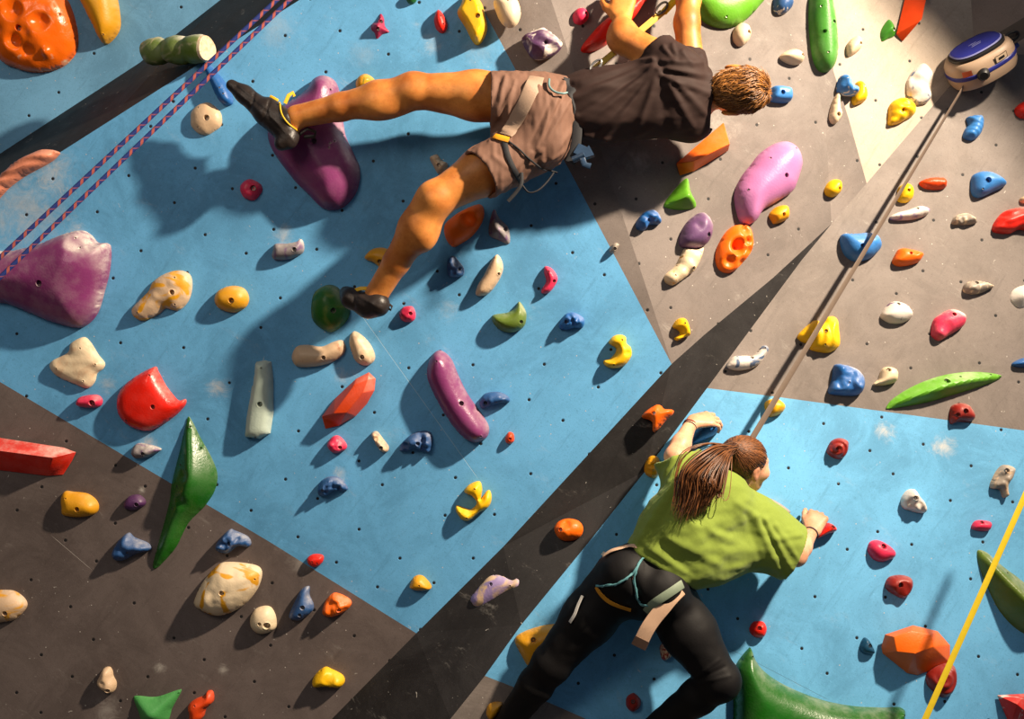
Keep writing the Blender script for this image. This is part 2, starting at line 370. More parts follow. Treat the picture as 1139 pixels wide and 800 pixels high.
def hold(wl, t, pts, c, H, label, style='dome', bolts=(), screws=(), dents=(), lump=0.0, lsc=30, lean=0.0, chalk=0.3, c2=None, sc=14.0, amt=(0.45, 0.6), rough=0.42,
         coil=None, grooves=None, tilt=(0, 0), sm=True, name='climbing_hold', cat='climbing hold', ridge=None, shift=True):
    """outline traced round the hold, raised from the wall plane by a profile of the distance to the outline"""
    pl = PL[wl]; seed = holdcount[0] * 3.17; holdcount[0] += 1
    if isinstance(pts, tuple) and not isinstance(pts[0], tuple):          # ellipse cx, cy, rx, ry, angle
        cx, cy, rx, ry, an = (list(pts) + [0])[:5]; an = math.radians(an)
        pts = [(cx + rx * math.cos(a) * math.cos(an) - ry * math.sin(a) * math.sin(an), cy + rx * math.cos(a) * math.sin(an) + ry * math.sin(a) * math.cos(an))
               for a in [2 * math.pi * k / 12 for k in range(12)]]
        pts = [(x + 0.05 * rx * math.sin(seed + i * 2.3), y + 0.05 * ry * math.cos(seed + i * 1.7)) for i, (x, y) in enumerate(pts)]
    px = [tp(t, *p) for p in pts]
    if sm: px = smooth_poly(px)
    cen = (sum(p[0] for p in px) / len(px), sum(p[1] for p in px) / len(px))
    hm = H * (0.45 if shift else 0)
    def lp(x, y):
        q = pl.hit(x, y, hm); l = pl.loc(q); return (l[0], l[1])
    c0 = lp(*cen)
    poly = [(lambda l: (l[0] - c0[0], l[1] - c0[1]))(lp(*p)) for p in px]
    ar = sum(poly[i - 1][0] * poly[i][1] - poly[i][0] * poly[i - 1][1] for i in range(len(poly)))
    if ar < 0: poly.reverse()
    k = 4.2 / FPX / (1 if t == 'P' else ZS)
    def rel(x, y):
        l = lp(*tp(t, x, y)); return (l[0] - c0[0], l[1] - c0[1])
    bl = [(rel(b[0], b[1]), (b[2] if len(b) > 2 else 10) * k, True) for b in bolts] + [(rel(s[0], s[1]), 4.5 * 4.2 / FPX / ZS, False) for s in screws]
    dn = [(rel(d[0], d[1]), d[2] * k, d[3]) for d in dents]
    A = np.array(poly); mn = A.min(0); mx = A.max(0); size = float((mx - mn).max())
    g = max(0.0035, min(0.009, size / 22))
    gx, gy = np.meshgrid(np.arange(mn[0], mx[0], g), np.arange(mn[1], mx[1], g * 0.87))
    gx = gx + (np.arange(gx.shape[0]) % 2)[:, None] * g * 0.5
    G = np.stack([gx.ravel(), gy.ravel()], 1); G = G[inside(G, poly)]
    if len(G) == 0: G = np.array([[0.0, 0.0]])
    dist = segdist(G, poly); dm = float(dist.max()); G = G[dist > g * 0.45]
    for (b, r, _) in bl: G = G[np.hypot(G[:, 0] - b[0], G[:, 1] - b[1]) > r * 1.35]
    V2 = [Vector(p) for p in poly]; nb = len(V2)
    extra = []
    for i in range(nb):                                   # ring just inside the rim
        a = Vector(poly[i - 1]); b = Vector(poly[(i + 1) % nb]); tt = (b - a)
        if tt.length < 1e-9: continue
        nn = Vector((-tt.y, tt.x)).normalized(); q = Vector(poly[i]) + nn * min(g * 0.3, dm * 0.12); extra.append(q)
    if extra:
        E = np.array([tuple(e) for e in extra]); ok = inside(E, poly) & (segdist(E, poly) > min(g * .3, dm * .12) * 0.8)
        V2 += [e for e, o_ in zip(extra, ok) if o_]
    V2 += [Vector(p) for p in G]
    for (b, r, _) in bl:
        for rr, n in ((r * 1.12, 12), (r, 12), (r * 0.84, 12)):
            for q in range(n):
                a = 2 * math.pi * q / n; p = (b[0] + rr * math.cos(a), b[1] + rr * math.sin(a))
                if inside(np.array([p]), poly)[0]: V2.append(Vector(p))
        V2.append(Vector(b))
    res = delaunay_2d_cdt(V2, [(i, (i + 1) % nb) for i in range(nb)], [], 1, 1e-5)
    vv = np.array([tuple(v) for v in res[0]]); tris = [f for f in res[2]]
    cent = np.array([vv[list(f)].mean(0) for f in tris]); okf = inside(cent, poly); tris = [f for f, o_ in zip(tris, okf) if o_]
    d = segdist(vv, poly)
    def height(V, D):
        T = np.clip(D / dm, 0, 1)
        if style == 'dome': h = np.sqrt(np.clip(1 - (1 - T) ** 2, 0, 1))
        elif style == 'slab': s_ = np.clip(T / 0.5, 0, 1); h = 0.85 * np.sqrt(np.clip(1 - (1 - s_) ** 2, 0, 1)) + 0.15 * T
        elif style == 'edge': h = np.clip(T / 0.3, 0, 1) ** 0.8
        elif style == 'tent': h = T ** 0.9
        else: h = np.clip(T / 0.35, 0, 1)
        h = h * H * (1 + (V[:, 0] * tilt[0] + V[:, 1] * tilt[1]) / (size * 0.5))
        if lump:
            nz = np.array([fbm(x, y, lsc, seed) for x, y in V]); h = h + 1.6 * lump * nz * np.clip(T * 3, 0, 1)
        for (q, r, dp) in dn:
            rr = np.hypot(V[:, 0] - q[0], V[:, 1] - q[1]) / r
            h = h - dp * np.clip(1 - rr ** 2, 0, 1) ** 0.6 * np.clip(T * 4, 0, 1) if dp > 0 else h - dp * np.exp(-rr ** 2 * 2) * np.clip(T * 4, 0, 1)
        if coil:
            q = rel(coil[0], coil[1]); rr = np.hypot(V[:, 0] - q[0], V[:, 1] - q[1]); aa = np.arctan2(V[:, 1] - q[1], V[:, 0] - q[0])
            h = h + coil[3] * np.cos(2 * np.pi * rr / (coil[2] * k) + aa) * np.clip(T * 3, 0, 1)
        if grooves:
            an = math.radians(grooves[0]); u = V[:, 0] * math.cos(an) + V[:, 1] * math.sin(an); w = -V[:, 0] * math.sin(an) + V[:, 1] * math.cos(an)
            h = h + grooves[2] * np.sin(2 * np.pi * (u / (grooves[1] * k)) + 6 * w / size + 1.5 * np.sin(9 * w / size)) * np.clip(T * 3, 0, 1)
        return np.maximum(h, 0.0)
    h = height(vv, d)
    onb = d < 1e-5
    nbr = np.array([[f[i], f[(i + 1) % 3]] for f in tris for i in range(3)])
    for _ in range(5 if style == 'tent' else 2):
        S_ = np.zeros(len(h)); Cn = np.zeros(len(h)); np.add.at(S_, nbr[:, 0], h[nbr[:, 1]]); np.add.at(Cn, nbr[:, 0], 1); np.add.at(S_, nbr[:, 1], h[nbr[:, 0]]); np.add.at(Cn, nbr[:, 1], 1)
        hs = .5 * h + .5 * S_ / np.maximum(Cn, 1); h = np.where(d > g * .8, hs, h)
    h[onb] = -0.002
    hb = []
    for (b, r, big) in bl:
        rr = np.hypot(vv[:, 0] - b[0], vv[:, 1] - b[1]); hc = float(height(np.array([b]), segdist(np.array([b]), poly))[0])
        ring = rr < r * 1.2
        dep = min(r * (1.6 if big else 1.0), max(hc - 0.002, 0.001))
        h[ring] = np.where(rr[ring] < r * 0.92, hc - dep, h[ring])
        hb.append((b, r, hc - dep, big))
    dirw = M4.to_3x3().inverted() @ Vector((0, 0, 1))
    le = (U.dot(pl.ex) * lean, U.dot(pl.ey) * lean)
    vs = [(vv[i][0] + le[0] * h[i], vv[i][1] + le[1] * h[i], h[i]) for i in range(len(vv))]
    # back face so the hold is a closed body
    bnd = {}
    for f in tris:
        for i in range(3):
            a, b = f[i], f[(i + 1) % 3]
            if (b, a) in bnd: del bnd[(b, a)]
            else: bnd[(a, b)] = 1
    me = mesh('hold', vs, tris, True, 38 if style in ('edge', 'flat', 'tent') else 55)
    for p_ in [0]:
        if len(me.polygons) and me.polygons[len(me.polygons) // 2].normal.z < 0: me.flip_normals()
    base3 = pl.o + pl.ex * c0[0] + pl.ey * c0[1]
    mw = pl.mat(base3)
    o = link(name, me, hold_mat(c, chalk, c2, sc, amt, rough)); o.matrix_local = mw
    tag(o, label, cat, GRP[wl])
    for (b, r, hz, big) in hb:
        bo = link('bolt' if big else 'screw', BOLT, None, o)
        s = r * (0.72 if big else 0.8); bo.matrix_local = Matrix.Translation((b[0] + le[0] * hz, b[1] + le[1] * hz, max(hz, 0.0) + 0.0006)) @ Matrix.Diagonal((s, s, s * 0.6, 1))
    return o
def facet(wl, t, pts, faces, c, label, bolts=(), chalk=0.25, rough=0.4, name='climbing_hold', cat='climbing hold', bev=0.004, c2=None, sc=14., amt=(.5, .6)):
    """flat sided hold; pts = (x, y, height off the wall)"""
    pl = PL[wl]; holdcount[0] += 1
    q = [pl.hit(*tp(t, p[0], p[1]), p[2]) for p in pts]
    L = [Vector(pl.loc(a)) for a in q]; c0 = sum(L, Vector()) / len(L); c0.z = 0
    L = [a - c0 for a in L]
    me = mesh('hold', L, faces, False)
    bm = bmesh.new(); bm.from_mesh(me)
    bmesh.ops.bevel(bm, geom=[e for e in bm.edges if len(e.link_faces) == 2], offset=bev, segments=2, affect='EDGES', profile=0.6)
    bmesh.ops.recalc_face_normals(bm, faces=bm.faces[:])
    if sum(f.normal.z for f in bm.faces) < 0:
        for f in bm.faces: f.normal_flip()
    bm.to_mesh(me); bm.free()
    me.polygons.foreach_set('use_smooth', [True] * len(me.polygons)); me.set_sharp_from_angle(angle=0.5)
    o = link(name, me, hold_mat(c, chalk, c2, sc, amt, rough)); o.matrix_local = pl.mat(pl.o + pl.ex * c0.x + pl.ey * c0.y)
    tag(o, label, cat, GRP[wl])
    tree = BVHTree.FromPolygons([v.co for v in me.vertices], [tuple(p.vertices) for p in me.polygons])
    inv = o.matrix_local.inverted(); k = 4.2 / FPX / (1 if t == 'P' else ZS)
    for b in bolts:
        org = inv @ CAMLOC; tgt = inv @ W(pl.hit(*tp(t, b[0], b[1])))
        hit = tree.ray_cast(org, (tgt - org).normalized())
        if hit[0] is None: continue
        r = (b[2] if len(b) > 2 else 9) * k
        rot = Vector((0, 0, 1)).rotation_difference(hit[1] if hit[1].z > 0 else -hit[1]).to_matrix().to_4x4()
        bo = link('bolt', BOLT, None, o); bo.matrix_local = Matrix.Translation(hit[0] + hit[1] * 0.001) @ rot @ Matrix.Diagonal((r, r, r * 0.5, 1))
    return o
# ---- far upper left wall and black band above
hold('F','00',[(-60,-60),(120,-70),(250,-20),(290,40),(315,150),(300,230),(240,285),(150,305),(60,290),(-20,245),(-80,100)],'orange',.1,'large lumpy translucent orange hold in the upper left corner',
     bolts=[(95,122,15)],screws=[(260,62)],dents=[(70,45,45,.03),(75,175,35,.03),(185,95,40,.03),(130,215,30,.02),(210,225,25,-.03)],lump=.008,lsc=10,c2='cream',sc=9,amt=(.62,.78),rough=.22,chalk=.1)
hold('F','00',[(320,-40),(400,-60),(470,-40),(495,60),(490,130),(440,185),(410,160),(370,80)],'ochre',.09,'ochre yellow tongue shaped hold next to the big orange one in the upper left corner',screws=[(445,148)],chalk=.2)
hold('A','00',[(0,735),(60,680),(150,635),(200,628),(240,640),(235,655),(200,685),(100,740),(30,790),(-40,860),(-90,860),(-60,790)],'salmon',.055,'salmon pink hold of long fingers at the left edge below the black band',grooves=(125,38,.010),chalk=.2)
hold('A','00',[(850,262),(880,268),(910,300),(950,350),(975,400),(975,435),(950,442),(920,422),(890,360)],'blue',.05,'flat blue hold touched by the toe of the stretched climbing shoe',style='slab',screws=[(935,375),(950,400)],chalk=.1)
hold('A','00',(865,500,68,68),'beige',.035,'round beige disc hold below the toe of the stretched leg',bolts=[(878,500,13)],screws=[(838,455),(840,540)],chalk=.1)
# ---- main blue wall, top
hold('A','10',[(540,52),(555,70),(560,105),(578,130),(550,140),(525,160),(515,135),(500,118),(505,95),(525,85)],'magenta',.045,'small dark magenta star shaped hold near the top of the blue wall',style='tent',bolts=[(545,90,8),(535,125,8)],chalk=.1)
hold('A','10',[(785,38),(810,60),(825,100),(815,130),(795,135),(775,115),(768,75)],'red',.04,'small bright red oval hold between the magenta star and the big yellow hold',screws=[(800,70),(812,105)],chalk=.1)
hold('A','10',[(880,10),(900,-30),(960,-10),(985,60),(992,120),(965,175),(935,175),(900,110),(865,50)],'yellow',.075,'big yellow wedge hold at the top beside the blue paint edge',style='edge',bolts=[(958,78,11)],screws=[(925,10)],tilt=(.25,0),chalk=.15)
hold('A','10',[(435,350),(450,320),(480,308),(510,325),(515,350),(490,385),(445,385)],'ochre',.06,'yellow-green round hold peeking above the stretched shin',c2='olive',sc=20,chalk=.2)
hold('A','10',[(295,308),(340,330),(362,385),(370,450),(385,560),(420,640),(445,700),(445,760),(425,820),(380,869),(330,884),(280,870),(220,810),(165,755),(80,640),(55,560),(60,480),(150,420),(220,370),(250,325)],'purple',.12,
     'big purple pear shaped volume behind the stretched foot',screws=[(335,380),(337,630),(340,610),(355,600)],bolts=[(277,605,12)],name='climbing_volume',chalk=.35,rough=.3)
hold('A','10',[(645,-20),(695,-20),(690,6),(665,15)],'dgreen',.03,'tiny dark green hold cut off by the top edge of the photo')
hold('A','10',[(750,665),(780,650),(800,675),(825,690),(815,730),(785,732),(765,700)],'beige',.045,'small beige knobbly hold between the two thighs of the man',lump=.008,bolts=[(793,700,9)])
hold('B','10',[(1030,-10),(1110,-20),(1140,40),(1130,90),(1100,110),(1065,95),(1040,50)],'cream',.05,'smooth cream hold on grey just right of the big yellow wedge',screws=[(1075,10)],chalk=.1)
hold('B','20',[(85,150),(150,115),(180,112),(240,160),(255,185),(235,215),(190,240),(140,243),(110,215)],'dviolet',.06,'dark purple hold with white chalky cap above the man\'s hip',bolts=[(172,188,8)],grooves=(60,70,.006),c2='white',sc=9,amt=(.5,.58),chalk=.8)
hold('B','20',[(297,60),(312,35),(340,30),(362,52),(360,78),(335,98),(305,92)],'pink',.04,'small pink hold with a socket left of the man\'s hand',bolts=[(347,62,10)],chalk=.15)
hold('B','20',[(340,185),(400,110),(455,60),(540,0),(600,-50),(650,-50),(600,10),(560,70),(465,165),(400,205),(345,212)],'red',.07,'long bright red fin hold gripped by the man\'s left hand',style='edge',chalk=.12)
hold('B','20',[(820,-20),(960,-70),(1110,-30),(1090,20),(1030,80),(960,110),(890,100),(840,60)],'lime',.07,'large bright green dome hold at the top right of the man\'s arms',screws=[(933,78)],chalk=.3)
hold('B','20',[(985,110),(1010,92),(1040,105),(1050,140),(1035,175),(1005,192),(980,170),(975,135)],'cream',.045,'small cream oval hold just below the green dome',bolts=[(1030,140,9)],chalk=.15)
facet('B','20',[(728,690,.005),(930,515,.03),(957,607,.09),(950,637,.005),(805,725,.005),(742,747,.003),(805,680,.085)],[(0,1,2,6),(0,6,4,5),(6,2,3,4),(1,3,2),(0,5,4,3,1)],'orange','long orange wedge hold below the man\'s head',bolts=[(870,655,10)])
hold('B','21',[(790,-15),(805,40),(828,90),(820,115),(760,122),(710,115),(692,95),(740,30)],'lime',.085,'bright green pyramid hold beneath the long orange wedge',style='tent',bolts=[(795,45,9)],screws=[(797,5)],chalk=.1)
hold('B','21',[(568,175),(600,135),(640,125),(668,155),(665,185),(620,190),(600,213),(570,205)],'blue',.05,'dark blue crumpled hold left of the violet cobble',lump=.012,lsc=40,bolts=[(608,172,8)],chalk=.35)
hold('B','21',[(845,133),(880,160),(893,200),(880,250),(850,280),(800,288),(755,275),(760,220),(790,170)],'violet',.07,'violet rounded cobble hold standing on the cream and orange one',bolts=[(858,235,10)],dents=[(815,195,16,.012)],chalk=.35)
hold('B','21',[(775,288),(820,292),(850,285),(840,330),(815,380),(790,400),(750,430),(720,445),(690,430),(690,400),(730,365),(760,310)],'cream',.05,'cream hold with orange veins hanging below the violet cobble',screws=[(720,405)],bolts=[(797,375,8)],c2='ochre',sc=13,amt=(.55,.65),grooves=(50,60,.004))
hold('B','P',[(820.7,215.8),(828,196),(839,181.7),(849.5,168.5),(865,158),(878.5,155.5),(890.4,163),(895.6,179),(890.4,200),(883.8,213),(865,225),(852,233),(844,245),(834,249),(826,243)],'mauve',.085,'large mauve pink potato shaped hold right of the violet cobble',bolts=[(869.5,197,2.6)],screws=[(830,212),(883,166),(854,177)],rough=.35,chalk=.2)
hold('B','21',[(1010,185),(1045,195),(1062,240),(1055,300),(1010,360),(970,390),(930,385),(908,350),(910,290),(940,230),(975,195)],'orange',.06,'bright orange oval hold pierced by many round pockets',dents=[(985,285,34,.055),(1020,215,24,.035),(1028,260,20,.035),(1038,297,17,.03),(950,345,26,.03),(1005,350,18,.03)],chalk=.08)
hold('B','30',[(75,390),(90,360),(150,365),(163,385),(158,425),(110,430),(75,420)],'sky',.05,'blue blocky hold touching the man\'s hair',bolts=[(110,395,10)],chalk=.3,style='slab')
hold('B','21',[(722,620),(740,590),(768,583),(785,610),(792,655),(770,665),(740,680),(730,668),(752,650),(745,635)],'yellow',.05,'small yellow hooked hold on grey near the right tip of the big blue wall',chalk=.1,screws=[(757,607)])
hold('A','21',(468,288,15,27,40),'stone',.035,'tiny grey white hold sitting on the blue and grey paint edge',bolts=[(470,292,8)],chalk=.4)
# ---- main blue wall, middle right
hold('A','21',[(175,365),(205,375),(228,410),(222,440),(195,475),(165,482),(160,465),(180,430),(172,395)],'pink',.04,'small pinkish red crescent hold in the upper right of the big blue wall',screws=[(192,388)],bolts=[(215,428,8)],chalk=.15)
hold('A','21',[(235,610),(260,570),(290,560),(320,570),(342,590),(335,625),(300,628),(270,635),(240,632)],'blue',.05,'dark blue claw like hold left above the yellow jug',lump=.015,lsc=45,bolts=[(265,600,8)],chalk=.25)
hold('A','21',[(445,690),(465,662),(495,655),(518,665),(522,692),(540,710),(543,745),(520,780),(490,795),(455,798),(428,785),(425,765),(450,757),(472,735),(475,712)],'yellow',.055,'yellow hooked jug hold at the right side of the big blue wall',screws=[(500,675),(465,780)],dents=[(525,730,12,.02)],chalk=.1)
hold('A','P',[(547.5,351),(549,361),(559,369),(572,370),(583,363),(585.5,350),(582,341),(577,335.5),(573,342),(565,347.5)],'olive',.06,'olive green half moon hold right of the lower shoe',bolts=[(580,358,2.2)],chalk=.4)
hold('A','11',[(85,300),(95,270),(140,268),(185,260),(205,250),(217,275),(210,310),(160,335),(100,340),(82,325)],'grey',.045,'grey chalky crescent hold left of the purple pear volume\'s lower tip',bolts=[(185,295,10)],chalk=.8,c2='violet',sc=18)
hold('A','11',[(473,330),(500,295),(545,285),(590,300),(610,325),(600,370),(565,410),(540,375),(510,350)],'ochre',.05,'ochre hold partly hidden by the man\'s lower shin',bolts=[(543,346,10)],chalk=.15)
hold('A','11',[(245,530),(260,475),(305,445),(350,450),(385,490),(410,555),(385,610),(330,645),(280,625),(250,590)],'dgreen',.075,'dark green egg shaped hold under the toe of the lower shoe',bolts=[(352,552,12)],dents=[(285,492,10,.01)],chalk=.3,c2='olive',sc=10)
hold('A','11',[(810,190),(850,150),(900,120),(960,100),(980,130),(970,180),(930,235),(880,270),(845,282),(815,245)],'orange',.075,'orange hold with one deep pocket under the man\'s lower knee',dents=[(915,168,34,.055)],chalk=.1,tilt=(0,.1))
hold('A','11',[(1022,122),(1045,160),(1080,195),(1090,235),(1085,270),(1040,255),(1000,232),(1003,170)],'grey',.06,'grey pointed shard hold right of the orange pocket hold',style='tent',bolts=[(1072,208,9)],c2='violet',sc=20,chalk=.6)
hold('A','11',[(1035,315),(1055,340),(1060,380),(1040,430),(1000,480),(960,492),(943,480),(955,440),(980,400),(1010,340)],'beige',.055,'long beige flake hold below the grey shard',bolts=[(1045,398,7)],style='slab',chalk=.3,c2='brown',sc=18,amt=(.6,.8))
hold('A','11',[(825,340),(850,320),(875,345),(895,375),(890,405),(850,413),(825,400)],'navy',.05,'small slate blue knob hold left of the long beige flake',lump=.01,lsc=45,bolts=[(878,378,7)],chalk=.7)
hold('A','11',(657,568,35,36),'pink',.035,'small round pink hold right of the lower shoe\'s heel',bolts=[(672,565,9)],chalk=.25,lump=.004)
hold('A','11',[(165,745),(185,705),(230,698),(290,705),(340,685),(375,678),(392,700),(385,735),(340,770),(270,790),(200,793),(175,780)],'beige',.05,'beige sausage shaped hold below the green egg hold',bolts=[(308,750,10)],chalk=.3,c2='brown',sc=12,amt=(.58,.8))
hold('A','11',[(430,640),(465,660),(500,700),(518,750),(500,780),(465,785),(430,760),(410,700),(412,660)],'beige',.05,'beige pear shaped hold right beside the sausage shaped one',bolts=[(470,748,11)],chalk=.3,c2='cream')
hold('A','12',[(745,5),(770,-30),(800,-35),(840,0),(870,70),(910,150),(970,235),(1000,290),(990,335),(945,355),(900,340),(850,290),(800,215),(760,140),(735,70)],'purple',.085,'long plum purple capsule shaped hold in the middle of the blue wall',bolts=[(888,182,11)],screws=[(785,5),(970,320)],rough=.3,chalk=.25)
hold('A','12',[(960,180),(985,145),(1040,138),(1080,155),(1088,180),(1050,187),(1010,200),(970,210)],'navy',.045,'dark blue hooked hold touching the right side of the plum capsule',bolts=[(988,182,9)],lump=.006,chalk=.15)
hold('A','P',[(283,403),(293,401),(300,403),(302,420),(302.5,460),(299,483),(288,489),(271,487),(273,465),(279,430)],'pale',.06,'tall pale grey-green bar hold standing on end on the blue wall',style='slab',sm=False,bolts=[(291,449,3.2)],screws=[(292.5,409),(285,486)],chalk=.2)
facet('A','12',[(295,240,.004),(350,165,.012),(440,80,.012),(495,52,.01),(525,80,.008),(520,130,.004),(490,190,.003),(440,240,.003),(370,280,.003),(308,298,.003),(345,228,.075),(400,225,.08),(470,140,.08),(490,85,.06),(430,110,.06)],[(0,1,10),(1,2,14,10),(2,3,13,14),(3,4,13),(4,5,12,13),(5,6,7,11,12),(7,8,11),(10,11,8,9,0),(14,13,12,11,10),(0,9,8,7,6,5,4,3,2,1)],'dorange','long orange faceted hold right of the pale bar',bolts=[(445,192,10)],chalk=.35)
hold('A','12',[(315,365),(335,330),(365,325),(397,360),(390,385),(345,398)],'pink',.045,'small pink rocky hold below the long orange faceted hold',lump=.007,bolts=[(375,370,9)],chalk=.3)
hold('A','12',[(503,315),(525,306),(550,335),(575,370),(570,392),(545,390),(520,355)],'beige',.05,'small narrow beige hold with a slot left of the lumpy blue one',dents=[(528,332,10,.02)],bolts=[(550,370,9)],c2='stone')
hold('A','12',[(620,385),(640,345),(690,310),(750,308),(762,350),(750,392),(720,392),(690,385),(650,392)],'navy',.055,'dark blue lumpy hold left of the plum capsule\'s lower end',lump=.02,lsc=40,bolts=[(705,352,9)],chalk=.3,dents=[(655,365,14,.02)])
hold('A','12',[(275,555),(285,520),(325,497),(370,505),(402,545),(390,560),(350,558),(320,575),(285,580)],'navy',.05,'dark blue claw hold with chalk dust above it, low on the big blue wall',lump=.018,lsc=42,bolts=[(305,548,8)],chalk=.3)
hold('A','12',[(1070,330),(1085,308),(1105,315),(1108,345),(1090,358),(1072,350)],'dorange',.03,'tiny orange screw-on hold right of the plum capsule',bolts=[(1092,333,7)],chalk=.05)
hold('A','12',[(895,560),(920,530),(960,518),(972,550),(968,590),(990,560),(1005,558),(1012,590),(1000,625),(960,650),(920,682),(885,678),(860,640),(865,620),(895,630),(925,636),(948,610),(930,580)],'yellow',.05,'yellow ring like jug hold low on the big blue wall, open to the left',screws=[(943,543),(910,665)],chalk=.1)
# ---- main wall, left
hold('A','01',(1055,40,46,44),'pink',.045,'round pinkish red hold with a dark socket left of the purple pear volume',bolts=[(1073,37,13)],chalk=.15,lump=.004)
hold('A','01',[(-120,300),(0,300),(130,270),(250,225),(320,210),(360,230),(390,262),(430,265),(445,290),(440,380),(415,480),(390,560),(350,610),(300,628),(200,605),(100,565),(0,525),(-120,500)],'purple',.13,'huge purple chalk-topped volume at the left edge',
     bolts=[(197,438,14)],screws=[(325,247),(350,288)],name='climbing_volume',rough=.3,chalk=1.0,tilt=(0,.2),dents=[(330,265,40,.02)])
hold('A','01',[(550,550),(575,515),(620,470),(640,430),(690,395),(750,382),(795,400),(805,450),(790,510),(750,552),(710,548),(690,545),(660,570),(600,597),(560,580)],'beige',.05,'beige and mustard mushroom shaped hold right of the huge purple volume',bolts=[(735,475,12)],screws=[(743,413),(742,527),(588,562)],c2='ochre',sc=9,amt=(.48,.55),lump=.004,chalk=.25)
hold('A','01',[(900,505),(920,465),(975,447),(1025,460),(1045,500),(1030,540),(980,562),(920,545)],'ochre',.055,'mustard yellow oval hold right of the mushroom shaped one',bolts=[(985,510,13)],screws=[(912,525)],chalk=.3)
hold('A','02',[(205,35),(215,5),(255,-15),(285,-35),(295,-70),(345,-95),(375,-75),(410,-20),(437,15),(430,40),(405,60),(395,95),(365,123),(320,110),(240,75)],'cream',.035,'pale wood-coloured jagged plate hold under the huge purple volume',style='slab',screws=[(245,38),(358,90),(345,-48),(408,20)],c2='beige',sc=8,chalk=.1,grooves=(100,50,.0015))
hold('A','02',[(485,180),(500,130),(550,80),(640,32),(660,55),(690,110),(720,150),(745,175),(775,170),(770,200),(720,250),(650,295),(600,305),(540,285),(495,240)],'red',.065,'big glossy red D-shaped hold with a scooped chalky side',style='slab',bolts=[(657,197,11)],screws=[(637,65),(540,255)],rough=.25,chalk=.25)
hold('A','02',[(318,180),(335,158),(400,150),(425,172),(415,200),(370,205),(325,198)],'pink',.045,'small pink tube shaped hold left of the big red one',bolts=[(397,182,14)],chalk=.3)
hold('A','02',[(555,375),(580,355),(640,365),(675,380),(660,395),(620,415),(570,420),(550,400)],'grey',.045,'small grey-purple chalky hold under the big red one',c2='violet',sc=20,bolts=[(612,395,9)],chalk=1.0,lump=.005)
hold('A','02',[(780,245),(800,270),(830,330),(880,420),(905,490),(895,560),(850,630),(790,690),(765,730),(730,802),(680,862),(640,897),(628,877),(650,790),(675,700),(700,600),(710,520),(740,400),(765,290)],'dgreen',.095,
     'tall dark green leaf shaped volume across the blue and grey border',style='tent',screws=[(793,287),(840,378),(757,447),(748,537),(725,632)],dents=[(782,490,24,.015),(768,600,26,.015)],name='climbing_volume',rough=.25,chalk=.25)
facet('A','02',[(-60,320,.01),(270,375,.015),(324,390,.01),(305,430,.005),(270,490,.003),(200,493,.003),(-60,462,.003),(222,415,.09),(-60,378,.09)],[(0,1,2,7,8),(8,7,5,6),(7,2,3,4,5),(0,8,6),(0,6,5,4,3,2,1)],'red','long red box shaped hold with chalky top at the left edge',bolts=[(103,430,15),(265,465,6)],chalk=.6)
hold('A','02',[(250,590),(265,560),(300,562),(360,570),(400,600),(408,635),(385,660),(320,670),(260,660),(252,625)],'ochre',.05,'golden yellow hold on grey under the long red box',bolts=[(338,628,12)],screws=[(283,585)],chalk=.15,tilt=(.2,0))
hold('A','02',[(518,610),(540,580),(580,573),(608,595),(605,620),(560,640),(525,632)],'dviolet',.035,'small dark violet hold left of the green leaf volume',bolts=[(582,610,10)],chalk=.1)
hold('A','03',[(470,90),(500,40),(535,15),(560,35),(610,55),(632,75),(620,92),(570,105),(510,133),(475,125)],'navy',.055,'blue beak shaped hold just left of the leaf volume\'s lower tip',screws=[(545,90)],chalk=.4,lump=.008)
hold('A','03',[(905,70),(930,30),(965,0),(985,5),(1040,30),(1055,60),(1040,75),(1000,70),(960,100),(920,95)],'navy',.05,'blue knobbly hold on grey right of the leaf volume',bolts=[(975,52,8)],screws=[(935,78)],chalk=.5,lump=.015,lsc=40)
hold('A','03',[(815,290),(850,220),(910,155),(960,143),(1050,152),(1090,170),(1095,210),(1070,270),(1010,335),(930,368),(870,360),(815,325)],'cream',.085,'large cream lemon shaped hold marbled with mustard and brown',bolts=[(950,253,12)],screws=[(1078,205)],c2='ochre',sc=8,amt=(.5,.56),chalk=.2,lump=.004)
hold('A','13',(45,385,57,60),'cream',.05,'round cream ball hold with two holes right of the marbled cream one',bolts=[(68,398,16),(40,389,9)],chalk=.15)
hold('A','03',[(-60,275),(30,258),(80,280),(105,315),(90,350),(40,388),(-60,385)],'beige',.05,'beige and mustard oval hold at the lower left edge',bolts=[(32,345,12)],c2='ochre',sc=10,amt=(.5,.6))
hold('A','03',[(415,620),(430,590),(455,583),(468,600),(472,622),(485,650),(480,680),(460,693),(430,680),(405,650)],'beige',.045,'small beige hold with a bottom hole near the lower left',bolts=[(460,672,11)],dents=[(440,645,14,.006)],chalk=.3)
hold('A','03',[(553,720),(570,708),(650,712),(740,684),(757,690),(720,760),(690,830),(600,830),(570,770)],'grn2',.06,'pale green triangular hold at the bottom edge',style='tent',chalk=.15)
hold('A','03',[(790,745),(820,720),(860,705),(870,686),(893,690),(895,730),(865,760),(850,800),(800,830),(795,780)],'dorange',.055,'orange hooked hold at the bottom edge right of the pale green triangle',chalk=.1,screws=[(830,735)])
hold('A','13',[(232,120),(260,103),(297,108),(300,130),(285,150),(262,158),(238,145)],'red',.03,'tiny red hold on the blue and grey border, bottom of the big blue wall',screws=[(258,130),(278,138)],chalk=.1)
hold('A','13',[(155,355),(180,300),(205,255),(238,242),(240,280),(257,320),(250,350),(200,385),(160,378)],'navy',.05,'blue fang shaped hold between the cream ball and an orange hold',bolts=[(220,320,11),(208,352,9)],chalk=.6)
